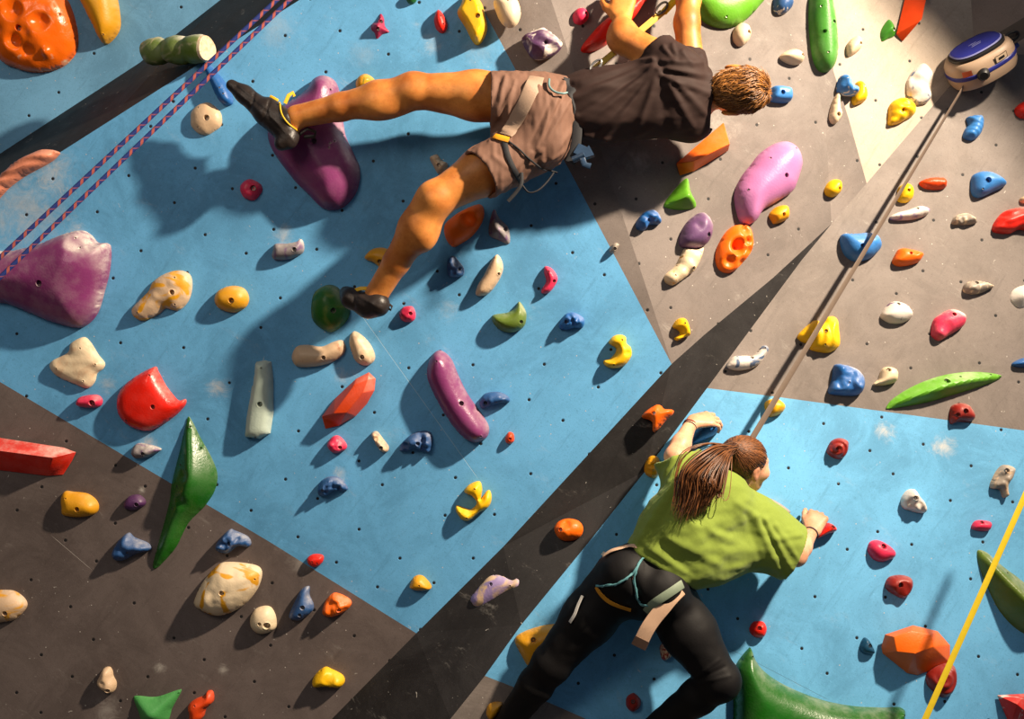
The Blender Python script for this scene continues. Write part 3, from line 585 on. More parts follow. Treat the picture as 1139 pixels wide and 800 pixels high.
hold('A','13',[(295,340),(310,300),(345,270),(400,290),(418,315),(395,345),(340,370),(300,362)],'orange',.055,'orange rocky hold right of the blue fang',bolts=[(374,330,9)],lump=.01,lsc=30,chalk=.25)
hold('A','13',[(665,235),(685,200),(720,197),(755,235),(750,255),(700,258),(670,250)],'ochre',.045,'small mustard hold near the bottom corner of the big blue wall',screws=[(710,228)],chalk=.1)
hold('A','13',[(252,640),(270,610),(305,585),(335,595),(380,620),(388,650),(365,670),(310,665),(260,668)],'yellow',.055,'yellow two-lobed hold at the bottom on the grey wall',screws=[(308,657)],chalk=.1,dents=[(330,625,26,.012)])
# ---- black band
hold('G','P',[(522,666),(529,656),(543,641),(556.5,639),(570,642.5),(576,640),(582,646.6),(580,656),(568,660),(559,665),(546,672),(533,678),(525,674)],'lilac',.045,'lilac and cream bone shaped hold on the black band',bolts=[(548,650,2.2)],screws=[(569,652)],c2='beige',sc=9,amt=(.45,.55))
hold('G','22',[(580,240),(600,215),(640,190),(660,190),(675,205),(712,210),(710,228),(685,250),(650,290),(628,302),(625,265),(605,250)],'orange',.05,'upper orange three-cornered hold on the black band',bolts=[(640,230,9)],chalk=.05)
hold('G','22',[(210,720),(225,685),(265,670),(310,680),(330,710),(320,745),(280,765),(235,760)],'orange',.05,'lower orange round hold on the black band',bolts=[(250,720,9)],dents=[(268,698,20,.012)],lump=.006,chalk=.05)
hold('G','13',[(490,800),(510,745),(540,738),(560,765),(600,800),(590,840),(490,840)],'mint',.05,'mint green hold at the bottom of the black band',chalk=.3)
hold('G','13',(718,790,22,22),'slate',.03,'tiny slate blue round hold at the bottom of the black band',bolts=[(718,790,8)])
# ---- right wall
hold('K','30',[(243,100),(243,20),(250,-30),(290,-60),(330,-30),(350,50),(358,130),(360,220),(345,275),(315,298),(280,285),(255,220)],'green',.07,'long green tongue hold hanging from the top edge left of the cream wall',bolts=[(325,100,8),(283,142,8)],screws=[(298,230),(270,35)],chalk=.4)
hold('B','30',[(95,-20),(130,-35),(165,-20),(168,20),(140,50),(110,55),(90,30)],'navy',.05,'blue and white chalky hold at the top edge right of the green dome',c2='white',sc=25,amt=(.55,.62),chalk=.5)
hold('B','30',[(115,235),(145,210),(185,205),(212,230),(208,260),(180,270),(140,258)],'cream',.05,'small cream egg hold right above the man\'s head',bolts=[(195,238,8)],chalk=.1)
hold('D','30',[(395,190),(415,160),(440,148),(458,165),(455,200),(425,225),(400,230)],'cream',.04,'pale cream oval hold on the cream wall right of the long green tongue',bolts=[(445,188,8)],chalk=.2)
hold('D','30',[(575,75),(603,110),(600,145),(570,160),(545,168),(540,125)],'green',.04,'small green wedge hold beside the orange wedge on the cream wall',style='tent',bolts=[(591,124,9)],chalk=.1)
facet('D','30',[(640,-40,.01),(735,-40,.02),(705,85,.08),(625,178,.004),(598,145,.01),(640,60,.03)],[(0,1,2,4),(4,2,3),(1,3,2),(0,4,3,1)],'dorange','orange-red pointed wedge hold at the top of the cream wall',chalk=.05)
hold('K','30',[(365,330),(385,310),(405,320),(420,350),(445,365),(440,395),(410,400),(360,385)],'sky',.055,'blue hold streaked with white chalk where grey meets the cream wall',c2='white',sc=24,amt=(.55,.62),chalk=.4,lump=.008)
hold('D','30',[(435,345),(460,342),(480,380),(475,420),(430,440),(418,420),(425,390)],'yellow',.045,'yellow hold tucked behind the blue and white streaked one',screws=[(460,370)],chalk=.1)
hold('K','30',[(355,390),(365,400),(368,450),(375,480),(355,515),(335,520),(322,490),(335,430)],'cream',.035,'cream drop shaped hold under the blue and white streaked one',bolts=[(350,485,10)],chalk=.2)
hold('D','30',[(720,262),(750,285),(760,320),(745,360),(755,400),(735,430),(690,435),(660,410),(650,360),(660,320),(690,280)],'white',.05,'glassy white and blue grey hold above the yellow shell on the cream wall',c2='slate',sc=14,amt=(.55,.65),lump=.012,lsc=22,rough=.15,chalk=.1)
hold('D','30',[(575,490),(580,440),(610,412),(650,410),(685,440),(685,475),(650,500),(610,520),(575,522)],'yellow',.055,'yellow shell shaped hold on the cream wall',bolts=[(620,470,8)],grooves=(70,45,.005),lump=.006,chalk=.1)
hold('C','30',[(905,490),(965,485),(972,530),(955,570),(925,588),(890,575),(895,545),(910,520)],'sky',.045,'blue ridged hold just under the belay device',grooves=(75,22,.004),chalk=.2)
hold('C','30',[(1110,450),(1145,425),(1190,450),(1180,490),(1135,495),(1110,475)],'red',.04,'red-orange hold cut by the right edge under the belay device')
hold('B','31',[(320,10),(345,-5),(370,5),(372,45),(345,70),(315,65),(305,40)],'yellow',.045,'small round yellow hold just below the tip of the cream wall',bolts=[(350,38,7)],chalk=.05)
hold('C','31',[(610,70),(615,30),(645,10),(675,30),(675,70),(650,92),(615,88)],'yellow',.045,'small round yellow hold crossed by the brown webbing near its top',bolts=[(645,50,8)],chalk=.1)
hold('C','31',[(700,10),(740,-10),(805,-10),(815,25),(790,38),(730,35)],'dorange',.035,'flat red-orange hold right of the webbing near the top of the right wall',chalk=.1,lump=.004)
hold('C','31',[(925,10),(935,-28),(985,-42),(1040,-22),(1072,15),(1010,50),(960,70),(930,55)],'sky',.06,'big sky blue rounded hold high on the right wall',bolts=[(975,10,13)],screws=[(955,45)],chalk=.3)
hold('C','31',[(1128,75),(1160,65),(1160,95),(1130,92)],'beige',.03,'tiny beige hold at the right edge beside the red flame hold')
hold('C','31',[(580,150),(610,135),(650,125),(700,108),(740,118),(740,140),(700,160),(640,168),(585,165)],'white',.04,'flat white and lilac hold below the red-orange one, high on the right wall',c2='lilac',sc=14,amt=(.5,.6),chalk=.2,bolts=[(685,125,6)])
hold('C','31',[(840,175),(855,150),(895,138),(925,150),(945,178),(900,188),(850,185)],'stone',.04,'small grey stone hold under the big sky blue one',lump=.008,c2='cream',sc=20)
hold('C','31',[(1015,200),(1030,165),(1070,125),(1139,112),(1200,125),(1200,210),(1130,205),(1090,222),(1030,218)],'red',.06,'red flame shaped grooved hold at the right edge',grooves=(115,40,.006),chalk=.35)
hold('C','31',[(372,260),(380,224),(440,222),(490,218),(530,232),(545,270),(530,300),(490,330),(430,338),(390,310)],'sky',.07,'blue bowl shaped hold crossed by the brown webbing',bolts=[(445,287,10)],chalk=.25)
hold('B','31',[(70,145),(100,112),(140,105),(152,130),(145,165),(95,185),(80,170)],'ochre',.045,'small golden hold under the large mauve potato hold',bolts=[(115,148,8)],chalk=.1)
hold('C','31',[(590,345),(600,315),(620,288),(660,288),(715,305),(715,325),(690,350),(620,362)],'orange',.05,'small orange hold right of the blue bowl',bolts=[(653,315,7)],dents=[(675,312,12,.008)],chalk=.1)
hold('C','31',[(888,455),(905,430),(960,425),(1015,445),(1000,460),(950,480),(900,475)],'stone',.045,'speckled grey beige hold above the rose pink one',lump=.006,c2='cream',sc=25,bolts=[(935,437,8)])
hold('C','31',[(1090,490),(1110,455),(1170,440),(1190,500),(1139,540),(1100,520)],'white',.045,'white faceted hold at the right edge above the blue wall area',style='tent',chalk=.2)
hold('C','31',[(540,570),(570,525),(605,510),(655,530),(675,570),(640,600),(590,605),(555,590)],'white',.05,'white egg hold with purple splash on the right wall',c2='violet',sc=11,amt=(.57,.6),bolts=[(605,527,8)],chalk=.1)
hold('C','31',[(755,640),(765,590),(800,560),(845,543),(895,565),(900,595),(880,625),(830,655),(790,677),(760,660)],'pink',.055,'rose pink rounded hold with pale top on the right wall',bolts=[(835,572,9)],chalk=.9,dents=[(800,625,30,.01)])
hold('C','31',[(190,665),(200,640),(260,590),(290,600),(305,578),(340,573),(360,595),(365,640),(368,690),(350,715),(310,728),(245,715),(240,690),(215,685)],'yellow',.06,'yellow draped shell hold crossed by the brown webbing',bolts=[(295,643,8)],screws=[(292,700)],grooves=(10,38,.006),chalk=.1)
hold('C','P',[(809,405),(817,396),(829,395),(839,395),(847,385.7),(852,383.6),(856,388.3),(851,397.5),(845,405),(835,410),(821,412),(809,409)],'white',.04,'white hold with dark slate foot near the left edge of the right wall',c2='slate',sc=12,amt=(.5,.56),screws=[(850,387.5)],bolts=[(836,398,2.2)])
hold('C','32',[(345,20),(390,20),(440,40),(470,75),(465,130),(430,152),(350,148),(318,135),(335,80)],'blue',.06,'royal blue rock hold with white chalk streaks',style='slab',lump=.014,lsc=22,screws=[(393,100)],chalk=.6)
hold('C','32',[(508,105),(530,80),(545,40),(570,28),(605,40),(612,70),(600,95),(550,108)],'cream',.05,'small cream cone hold right of the royal blue rock',bolts=[(563,45,9)],chalk=.1)
hold('C','32',[(568,200),(600,160),(680,110),(780,70),(880,50),(980,48),(1058,62),(1040,85),(960,115),(860,145),(760,175),(660,195),(585,206)],'lime',.075,'long bright green leaf shaped hold on the grey of the right wall',style='tent',bolts=[(810,92,11)],screws=[(870,72),(1005,62)],chalk=.35)
hold('C','32',[(832,250),(838,200),(870,182),(910,190),(935,225),(935,250),(915,262),(870,262),(840,272)],'dred',.05,'brownish red hold with two eye-like holes on the border under the green leaf',bolts=[(882,220,12),(852,235,9)],chalk=.35)
hold('C','32',[(48,185),(75,165),(110,168),(135,195),(120,225),(85,240),(62,235)],'ochre',.05,'yellow hold behind the webbing right above the woman\'s head',c2='yellow',chalk=.1)
hold('C','32',[(312,385),(330,345),(365,330),(400,345),(400,385),(380,415),(350,418),(325,405)],'dred',.05,'dark red spiral coiled hold on the right blue panel, right of the woman\'s head',coil=(345,378,22,.006),bolts=[(343,378,8)],chalk=.15)
hold('C','32',[(1005,525),(1035,465),(1065,443),(1105,458),(1100,490),(1080,530),(1078,575),(1060,583),(1045,550),(1010,545)],'stone',.05,'grey beige tooth shaped hold near the right edge of the blue panel',bolts=[(1057,470,11)],lump=.012,c2='beige',chalk=.3)
hold('C','32',[(628,590),(650,555),(680,547),(700,575),(725,610),(732,640),(715,650),(670,640),(635,625)],'white',.055,'white craggy rock hold in the middle of the right blue panel',bolts=[(668,585,10)],lump=.014,lsc=25,style='slab')
hold('C','32',[(922,710),(935,685),(960,678),(1000,685),(1005,705),(990,725),(940,722)],'pink',.035,'small pink hold left of the yellow strap',bolts=[(957,688,8)],chalk=.2)
hold('C','32',[(1095,15),(1139,-8),(1180,0),(1180,30),(1110,30)],'blue',.035,'blue hold cut by the right edge next to the green leaf\'s tip')
hold('C','32',[(-20,575),(50,578),(100,600),(150,635),(152,652),(130,665),(80,645),(0,605)],'stone',.045,'grey beige bar hold just in front of the woman\'s chin',bolts=[(45,594,9)],chalk=.25)
hold('C','32',[(262,745),(285,715),(315,690),(345,705),(348,725),(305,742),(272,757)],'red',.055,'red hold under the woman\'s right hand',bolts=[(325,708,9)],chalk=.1)
hold('C','22',[(790,350),(800,310),(830,275),(870,258),(915,262),(922,290),(900,315),(850,340),(800,358)],'blue',.08,'blue wedge hold under the woman\'s left hand',chalk=.1)
hold('C','22',[(600,440),(620,408),(650,408),(665,440),(655,490),(630,500),(600,480)],'ochre',.045,'mustard textured hold at the panel edge left of the woman\'s sleeve',lump=.01,lsc=60,chalk=.05)
hold('C','23',(1080,420,36,37),'red',.04,'small round red hold right of the woman\'s thigh',bolts=[(1078,412,10)],chalk=.05)
hold('C','23',(550,730,32,38),'dred',.04,'small round red hold between the woman\'s legs',bolts=[(546,722,10)],chalk=.05)
hold('C','23',[(48,470),(80,435),(170,405),(270,395),(285,410),(260,450),(235,485),(190,525),(150,560),(110,582),(80,540)],'ochre',.07,'large golden orange hold left of the woman\'s thigh',bolts=[(125,460,12)],chalk=.15,tilt=(0,.15))
hold('C','23',[(665,490),(690,475),(720,515),(700,545),(675,550),(665,520)],'beige',.045,'small speckled beige and red hold at the woman\'s inner thigh',c2='dred',sc=40,amt=(.45,.5))
hold('C','P',[(836.5,723),(839,724),(846,740),(860,754),(884,768),(918,781),(952,788),(986,790),(1010,791),(1008,812),(1000,860),(940,900),(860,900),(819,850),(819,800),(819,758),(823,740)],'dgreen',.12,'huge dark green crescent volume at the bottom',
     screws=[(1006,796),(838,731)],name='climbing_volume',rough=.25,chalk=.2,style='slab')
hold('C','33',[(485,85),(495,50),(530,42),(575,65),(602,95),(590,120),(540,135),(505,120)],'pink',.045,'pink rounded triangular hold on the right blue panel',bolts=[(542,68,12)],chalk=.1)
hold('C','33',[(560,230),(580,198),(630,190),(670,205),(672,250),(640,288),(600,275),(570,255)],'dred',.055,'dark red pocket hold under the pink triangular one',bolts=[(610,230,12)],dents=[(625,245,30,.012)],chalk=.15)
facet('C','33',[(535,490,.01),(550,440,.03),(670,400,.02),(775,425,.03),(828,485,.01),(828,560,.004),(690,614,.003),(645,605,.003),(540,520,.003),(680,520,.11),(600,512,.09),(756,492,.10),(745,440,.09),(665,425,.085),(590,450,.09)],
      [(0,1,14,10),(1,2,13,14),(2,3,12,13),(3,4,11,12),(14,13,12,11,9,10),(4,5,11),(11,5,6,9),(9,6,7),(10,9,7,8),(0,10,8),(0,8,7,6,5,4,3,2,1)],'orange','large orange faceted polygon hold beside the yellow strap',bolts=[(560,485,6),(797,515,8)],chalk=.06)
hold('C','33',[(738,610),(770,575),(820,562),(855,580),(862,640),(840,695),(800,710),(760,680),(738,650)],'dred',.06,'dark red coiled hold under the faceted orange one',coil=(790,620,30,.005),bolts=[(787,622,10)],chalk=.15)
hold('C','33',[(450,490),(468,455),(490,468),(512,515),(495,525),(460,520)],'teal',.035,'small dark blue fin hold left of the faceted orange one',bolts=[(485,487,10)],chalk=.05)
facet('C','33',[(1022,695,.01),(1150,688,.02),(1200,810,.02),(1080,830,.005),(1110,735,.08)],[(0,1,4),(1,2,4),(4,2,3),(0,4,3),(0,3,2,1)],'red','red and white pointed hold in the lower right corner',c2='white',sc=12,amt=(.55,.62),bolts=[(1125,765,12)])
hold('C','33',[(970,88),(1010,95),(1050,130),(1100,170),(1160,215),(1250,300),(1260,480),(1180,450),(1120,410),(1060,340),(1010,240),(975,150)],'olive',.13,'olive green spear shaped volume crossed by the yellow strap',style='tent',screws=[(1083,182)],bolts=[(1139,260,10)],name='climbing_volume',chalk=.3,rough=.35)
hold('C','13',[(990,780),(1000,740),(1030,728),(1060,735),(1040,780),(1010,805)],'ochre',.045,'small golden hold at the bottom edge left of the woman\'s shin')
# green log-like hold on the upper black band
def log_hold():
    pl = PH; a = P(163, 58, 4.28); b = P(228, 54, 4.14); ax = (b - a).normalized()
    rads = [(0, .030), (.03, .052), (.12, .060), (.26, .062), (.33, .050), (.36, .046), (.40, .056), (.52, .066), (.64, .062), (.68, .052), (.72, .052), (.76, .060), (.88, .062), (.97, .060), (1.0, .056)]
    L = (b - a).length; u = ax.orthogonal().normalized(); w = ax.cross(u); vs = []; fs = []; n = 28
    for (t, r) in rads:
        for k in range(n):
            an = 2 * math.pi * k / n; rr = r * (1 + .05 * math.sin(3 * an + 9 * t)); vs.append(a + ax * (t * L) + (u * math.cos(an) + w * math.sin(an)) * rr * .86)
    for j in range(len(rads) - 1):
        for k in range(n):
            p = j * n + k; q = j * n + (k + 1) % n; fs.append((p, q, q + n, p + n))
    fs.append(tuple(reversed(range(n))))
    W0 = W((a + b) / 2); vsw = [W(v) - W0 for v in vs]
    o = link('climbing_hold', mesh('log', vsw, fs, True, 50), hold_mat('olive', .9, 'cream', 7, (.6, .75))); o.location = W0
    tag(o, 'green and cream stacked-disc hold sticking out from the upper black band', 'climbing hold', GRP['H'])
    c = len(vs); ring = [v for v in vsw[-n:]]; cv = sum(ring, Vector()) / n + (W(b + ax * .012) - W(b))
    r2 = [cv + (v - (sum(ring, Vector()) / n)) * .95 for v in ring]
    me = mesh('end_face', ring + r2 + [cv], [(k, (k + 1) % n, n + (k + 1) % n, n + k) for k in range(n)] + [(n + k, n + (k + 1) % n, 2 * n) for k in range(n)], True, 40)
    e = link('end_face', me, hold_mat('cream', .1, 'beige', 60), o); e['label'] = 'cream coloured flat end'
log_hold()
# ------------------------------------------------------------------ signed distance field modelling (camera-frame metres)
def npa(v): return np.array([float(a) for a in v], np.float32)
class Field:
    def __init__(s, lo, hi, res):
        s.lo = npa(lo); s.res = res; s.n = tuple(int(math.ceil((hi[i] - lo[i]) / res)) + 1 for i in range(3))
        s.v = np.full(s.n, 0.3, np.float32)
    def box(s, lo, hi):
        a = [max(0, int((lo[i] - s.lo[i]) / s.res)) for i in range(3)]; b = [min(s.n[i], int((hi[i] - s.lo[i]) / s.res) + 2) for i in range(3)]
        if any(b[i] <= a[i] for i in range(3)): return None, None
        sl = tuple(slice(a[i], b[i]) for i in range(3))
        ax = [s.lo[i] + s.res * np.arange(a[i], b[i], dtype=np.float32) for i in range(3)]
        return sl, (ax[0][:, None, None], ax[1][None, :, None], ax[2][None, None, :])
    def comb(s, sl, d, k, op):
        v = s.v[sl]
        if op == 'u':
            h = np.maximum(k - np.abs(v - d), 0) / k; s.v[sl] = np.minimum(v, d) - h * h * k * 0.25
        else:
            d = -d; h = np.maximum(k - np.abs(v - d), 0) / k; s.v[sl] = np.maximum(v, d) + h * h * k * 0.25
    def cap(s, a, b, ra, rb=None, k=0.02, q=1.0, op='u', g=0.0):
        """tapered limb; q squashes it along the view axis"""
        rb = ra if rb is None else rb; ra += g; rb += g
        a, b = npa(a), npa(b); R = max(ra, rb) + k + 0.02
        sl, X = s.box(np.minimum(a, b) - R, np.maximum(a, b) + R)
        if sl is None: return s
        ab = b - a; w = np.array([1, 1, 1 / q], np.float32); L = float((ab * ab).sum()) + 1e-9
        pa = [X[i] - a[i] for i in range(3)]
        t = np.clip((pa[0] * ab[0] + pa[1] * ab[1] + pa[2] * ab[2]) / L, 0, 1)
        d = np.sqrt(sum(((pa[i] - t * ab[i]) * w[i]) ** 2 for i in range(3))) - (ra + (rb - ra) * t)
        s.comb(sl, d, k, op); return s
    def ell(s, c, r, fr=None, k=0.02, op='u', g=0.0):
        c = npa(c); r = [x + g for x in r]; R = max(r) + k + 0.02
        sl, X = s.box(c - R, c + R)
        if sl is None: return s
        p = [X[i] - c[i] for i in range(3)]
        if fr is not None: p = [p[0] * f[0] + p[1] * f[1] + p[2] * f[2] for f in [npa(f) for f in fr]]
        k0 = np.sqrt(sum((p[i] / r[i]) ** 2 for i in range(3))); k1 = np.sqrt(sum((p[i] / r[i] ** 2) ** 2 for i in range(3))) + 1e-6
        s.comb(sl, k0 * (k0 - 1) / k1, k, op); return s
    def clip(s, p, n, rad=None):
        """cut away everything on the +n side of the plane, inside a ball of radius rad round p"""
        p = npa(p); n = npa(Vector(n).normalized())
        if rad: sl, X = s.box(p - rad, p + rad)
        else: sl, X = s.box(s.lo, s.lo + np.array(s.n) * s.res)
        d = sum((X[i] - p[i]) * n[i] for i in range(3))
        if rad:
            rr = np.sqrt(sum((X[i] - p[i]) ** 2 for i in range(3))); d = np.where(rr < rad, d, -1)
        s.v[sl] = np.maximum(s.v[sl], d); return s
    def surf(s):
        V = s.v; ins = V < 0; n = V.shape
        c = np.zeros(tuple(x - 1 for x in n), np.uint8)
        for i in (0, 1):
            for j in (0, 1):
                for k in (0, 1): c += ins[i:n[0] - 1 + i, j:n[1] - 1 + j, k:n[2] - 1 + k]
        act = np.argwhere((c > 0) & (c < 8)); idx = np.full(c.shape, -1, np.int64); idx[tuple(act.T)] = np.arange(len(act))
        acc = np.zeros((len(act), 3)); cnt = np.zeros(len(act))
        cor = [(i, j, k) for i in (0, 1) for j in (0, 1) for k in (0, 1)]
        vals = {q: V[act[:, 0] + q[0], act[:, 1] + q[1], act[:, 2] + q[2]] for q in cor}
        for q in cor:
            for ax in range(3):
                if q[ax] == 0:
                    r = list(q); r[ax] = 1; r = tuple(r); va, vb = vals[q], vals[r]; m = (va < 0) != (vb < 0)
                    t = np.where(m, va / np.where(m, va - vb, 1), 0)
                    pos = np.tile(np.array(q, float), (len(act), 1)); pos[:, ax] = t
                    acc += pos * m[:, None]; cnt += m
        vs = (act + acc / cnt[:, None]) * s.res + s.lo
        quads = []
        for ax in range(3):
            u, w = [(1, 2), (2, 0), (0, 1)][ax]
            a = np.take(ins, range(n[ax] - 1), ax); b = np.take(ins, range(1, n[ax]), ax)
            e = np.argwhere(a != b); e = e[(e[:, u] > 0) & (e[:, w] > 0) & (e[:, u] < n[u] - 1) & (e[:, w] < n[w] - 1)]
            def g(du, dw):
                f = e.copy(); f[:, u] -= du; f[:, w] -= dw; return idx[tuple(f.T)]
            Q = np.stack([g(1, 1), g(0, 1), g(0, 0), g(1, 0)], 1); fl = ~a[tuple(e.T)]
            Q[fl] = Q[fl][:, ::-1]; quads.append(Q)
        Q = np.concatenate(quads); return vs, Q[(Q >= 0).all(1)]
def vnoise(p, sc, seed=0):
    """trilinear value noise, vectorised"""
    p = np.asarray(p) * sc + 100 + seed * 7.3; i = np.floor(p).astype(np.int64); f = p - i; f = f * f * (3 - 2 * f)
    def h(a, b, c):
        x = (a * 374761393 + b * 668265263 + c * 2147483647 + seed * 144665) & 0xffffffff; x = ((x ^ (x >> 13)) * 1274126177) & 0xffffffff
        return ((x ^ (x >> 16)) & 0xffff) / 32767.5 - 1
    r = 0
    for a in (0, 1):
        for b in (0, 1):
            for c in (0, 1):
                r = r + h(i[:, 0] + a, i[:, 1] + b, i[:, 2] + c) * (f[:, 0] if a else 1 - f[:, 0]) * (f[:, 1] if b else 1 - f[:, 1]) * (f[:, 2] if c else 1 - f[:, 2])
    return r
def vnormals(vs, Q):
    a = vs[Q[:, 2]] - vs[Q[:, 0]]; b = vs[Q[:, 3]] - vs[Q[:, 1]]; n = np.cross(a, b); N = np.zeros_like(vs)
    for k in range(4): np.add.at(N, Q[:, k], n)
    return N / (np.linalg.norm(N, axis=1, keepdims=True) + 1e-9)
def relax(vs, Q, it=2, lam=0.5):
    for _ in range(it):
        S = np.zeros_like(vs); c = np.zeros(len(vs))
        for k in range(4):
            np.add.at(S, Q[:, k], vs[Q[:, (k + 1) % 4]]); np.add.at(c, Q[:, k], 1)
            np.add.at(S, Q[:, k], vs[Q[:, k - 1]]); np.add.at(c, Q[:, k], 1)
        vs = vs * (1 - lam) + lam * S / np.maximum(c, 1)[:, None]
    return vs
def topx(vs): return np.stack([569.5 + vs[:, 0] / -vs[:, 2] * FPX, 400 - vs[:, 1] / -vs[:, 2] * FPX], 1)
def folds(vs, N, lst):
    """cloth folds: ridges (amp>0) or valleys along lines on the side facing the room"""
    p = topx(vs); front = np.clip(N[:, 2] * 1.5 + 0.2, 0, 1); D = np.zeros(len(vs))
    for (x0, y0, x1, y1, w, amp) in lst:
        a = np.array([x0, y0]); b = np.array([x1, y1]); ab = b - a; L = (ab ** 2).sum(); pa = p - a
        t = np.clip((pa * ab).sum(1) / L, 0, 1); d = np.sqrt(((pa - t[:, None] * ab) ** 2).sum(1))
        D += amp * np.exp(-(d / w) ** 2) * (1 - 0.5 * t)
    return vs + N * (D * front)[:, None]
class Fig:
    """an Empty at the pelvis; children are meshes in its local frame"""
    def __init__(s, name, origin, label, cat='person'):
        s.e = bpy.data.objects.new(name, None); C.objects.link(s.e); s.e.empty_display_size = 0.1
        s.e.location = W(origin); s.o = np.array(W(origin)); tag(s.e, label, cat)
    def add(s, name, vs, Q, mat, label=None):
        me = npmesh(name, Wn(vs) - s.o, Q); o = link(name, me, mat, s.e)
        if label: o['label'] = label
        return o
    def tube(s, name, geo, mat, label=None):
        vs, fs = geo; vs = Wn(np.array([tuple(v) for v in vs])) - s.o
        o = link(name, mesh(name, vs, fs, True, 50), mat, s.e)
        if label: o['label'] = label
        return o
def bvh(vs, Q): return BVHTree.FromPolygons([Vector(v) for v in vs], [tuple(int(a) for a in q) for q in Q])
def onsurf(tree, pxs, off=0.004, n=6, dflt=3.75):
    pts = catmull([Vector((p[0], p[1], 0)) for p in pxs], n); out = []; nr = []
    last = None
    for p in pts:
        r = ray(p.x, p.y); h = tree.ray_cast(Vector((0, 0, 0)), r.normalized())
        if h[0] is None:
            d = last if last else dflt; out.append(r * d); nr.append(Vector((0, 0, 1)))
        else:
            nn = h[1] if h[1].z > 0 else -h[1]
            last = -h[0].z; out.append(h[0] + nn * off); nr.append(nn)
    for _ in range(2):
        nr = [(nr[max(i - 1, 0)] + nr[i] * 2 + nr[min(i + 1, len(nr) - 1)]).normalized() for i in range(len(nr))]
        out = [out[i] if i in (0, len(out) - 1) else (out[i - 1] + out[i] * 2 + out[i + 1]) / 4 for i in range(len(out))]
    return out, nr
def hand(F, Wr, dirv, back, side, curls, sc=1.0, thumb=(0.6, 0.8, 0.2), spread=0.10):
    """palm, four fingers with bent knuckles, thumb. side=+1/-1 thumb side"""
    d = Vector(dirv).normalized(); b = Vector(back); b = (b - b.dot(d) * d).normalized(); s = d.cross(b) * side; k = 0.008
    Wr = Vector(Wr)
    for i in range(4):
        off = (i - 1.5) * -0.0205 * sc
        kn = Wr + d * (0.088 - abs(i - 1.2) * 0.005) * sc + s * off
        F.cap(Wr + d * 0.012 * sc + s * off * 0.55, kn, 0.0165 * sc, 0.0125 * sc, 0.015)
        L = [(0.043, 0.026, 0.021), (0.047, 0.029, 0.022), (0.044, 0.027, 0.021), (0.034, 0.021, 0.019)][i]
        ang = 0; p = kn; r = 0.0098 * sc; dd = (d + s * (off / sc * spread / 0.02)).normalized()
        for j in range(3):
            ang += curls[j] + 0.06 * math.sin(i * 2.1); q = p + (dd * math.cos(ang) - b * math.sin(ang)) * L[j] * sc
            F.cap(p, q, r, r * 0.9, k * 0.6); p = q; r *= 0.9
    t0 = Wr + d * 0.02 * sc + s * 0.022 * sc - b * 0.005; t1 = t0 + (d * thumb[0] + s * thumb[1] - b * thumb[2] * .5).normalized() * 0.042 * sc
    t2 = t1 + (d * (thumb[0] + .3) + s * thumb[1] * .5 - b * thumb[2]).normalized() * 0.032 * sc
    t3 = t2 + (d * (thumb[0] + .5) + s * thumb[1] * .2 - b * (thumb[2] + .3)).normalized() * 0.026 * sc
    F.cap(t0, t1, 0.017 * sc, 0.0125 * sc, 0.014); F.cap(t1, t2, 0.0118 * sc, 0.0105 * sc, 0.005); F.cap(t2, t3, 0.0105 * sc, 0.009 * sc, 0.004)
def frame(up, fwd):
    u = Vector(up).normalized(); f = Vector(fwd); f = (f - f.dot(u) * u).normalized(); s = u.cross(f); return u, f, s
def head(F, c, up, fwd, sc=1.0):
    u, f, s = frame(up, fwd); c = Vector(c)
    def at(a, b, e): return c + (s * a + f * b + u * e) * sc
    fr = (s, f, u)
    def E(p, r, k=0.02, op='u'): F.ell(at(*p), [x * sc for x in r], fr, k, op)
    E((0, -.012, .028), (.074, .092, .078)); E((0, .030, -.025), (.060, .062, .085)); E((0, .050, -.078), (.040, .036, .030))
    E((0, .088, -.012), (.012, .020, .018), .012); E((0, .084, .008), (.009, .012, .026), .012)      # nose and bridge
    E((0, .083, -.048), (.022, .012, .007), .006); E((0, .080, -.060), (.018, .012, .007), .006)      # lips
    E((0, .071, .030), (.045, .018, .012), .012)                                                      # brow
    for g in (-1, 1):
        E((g * .031, .082, .012), (.014, .012, .009), .008, 's')                                       # eye sockets
        E((g * .030, .074, .012), (.0125, .0125, .0115), .004)                                         # eyeballs
        E((g * .040, .060, -.020), (.026, .030, .026), .02)                                            # cheeks
        E((g * .078, -.006, -.008), (.010, .020, .032), .006); E((g * .087, .002, -.004), (.006, .010, .018), .004, 's')
        E((g * .076, -.004, -.036), (.007, .009, .009), .006)
    return at, fr

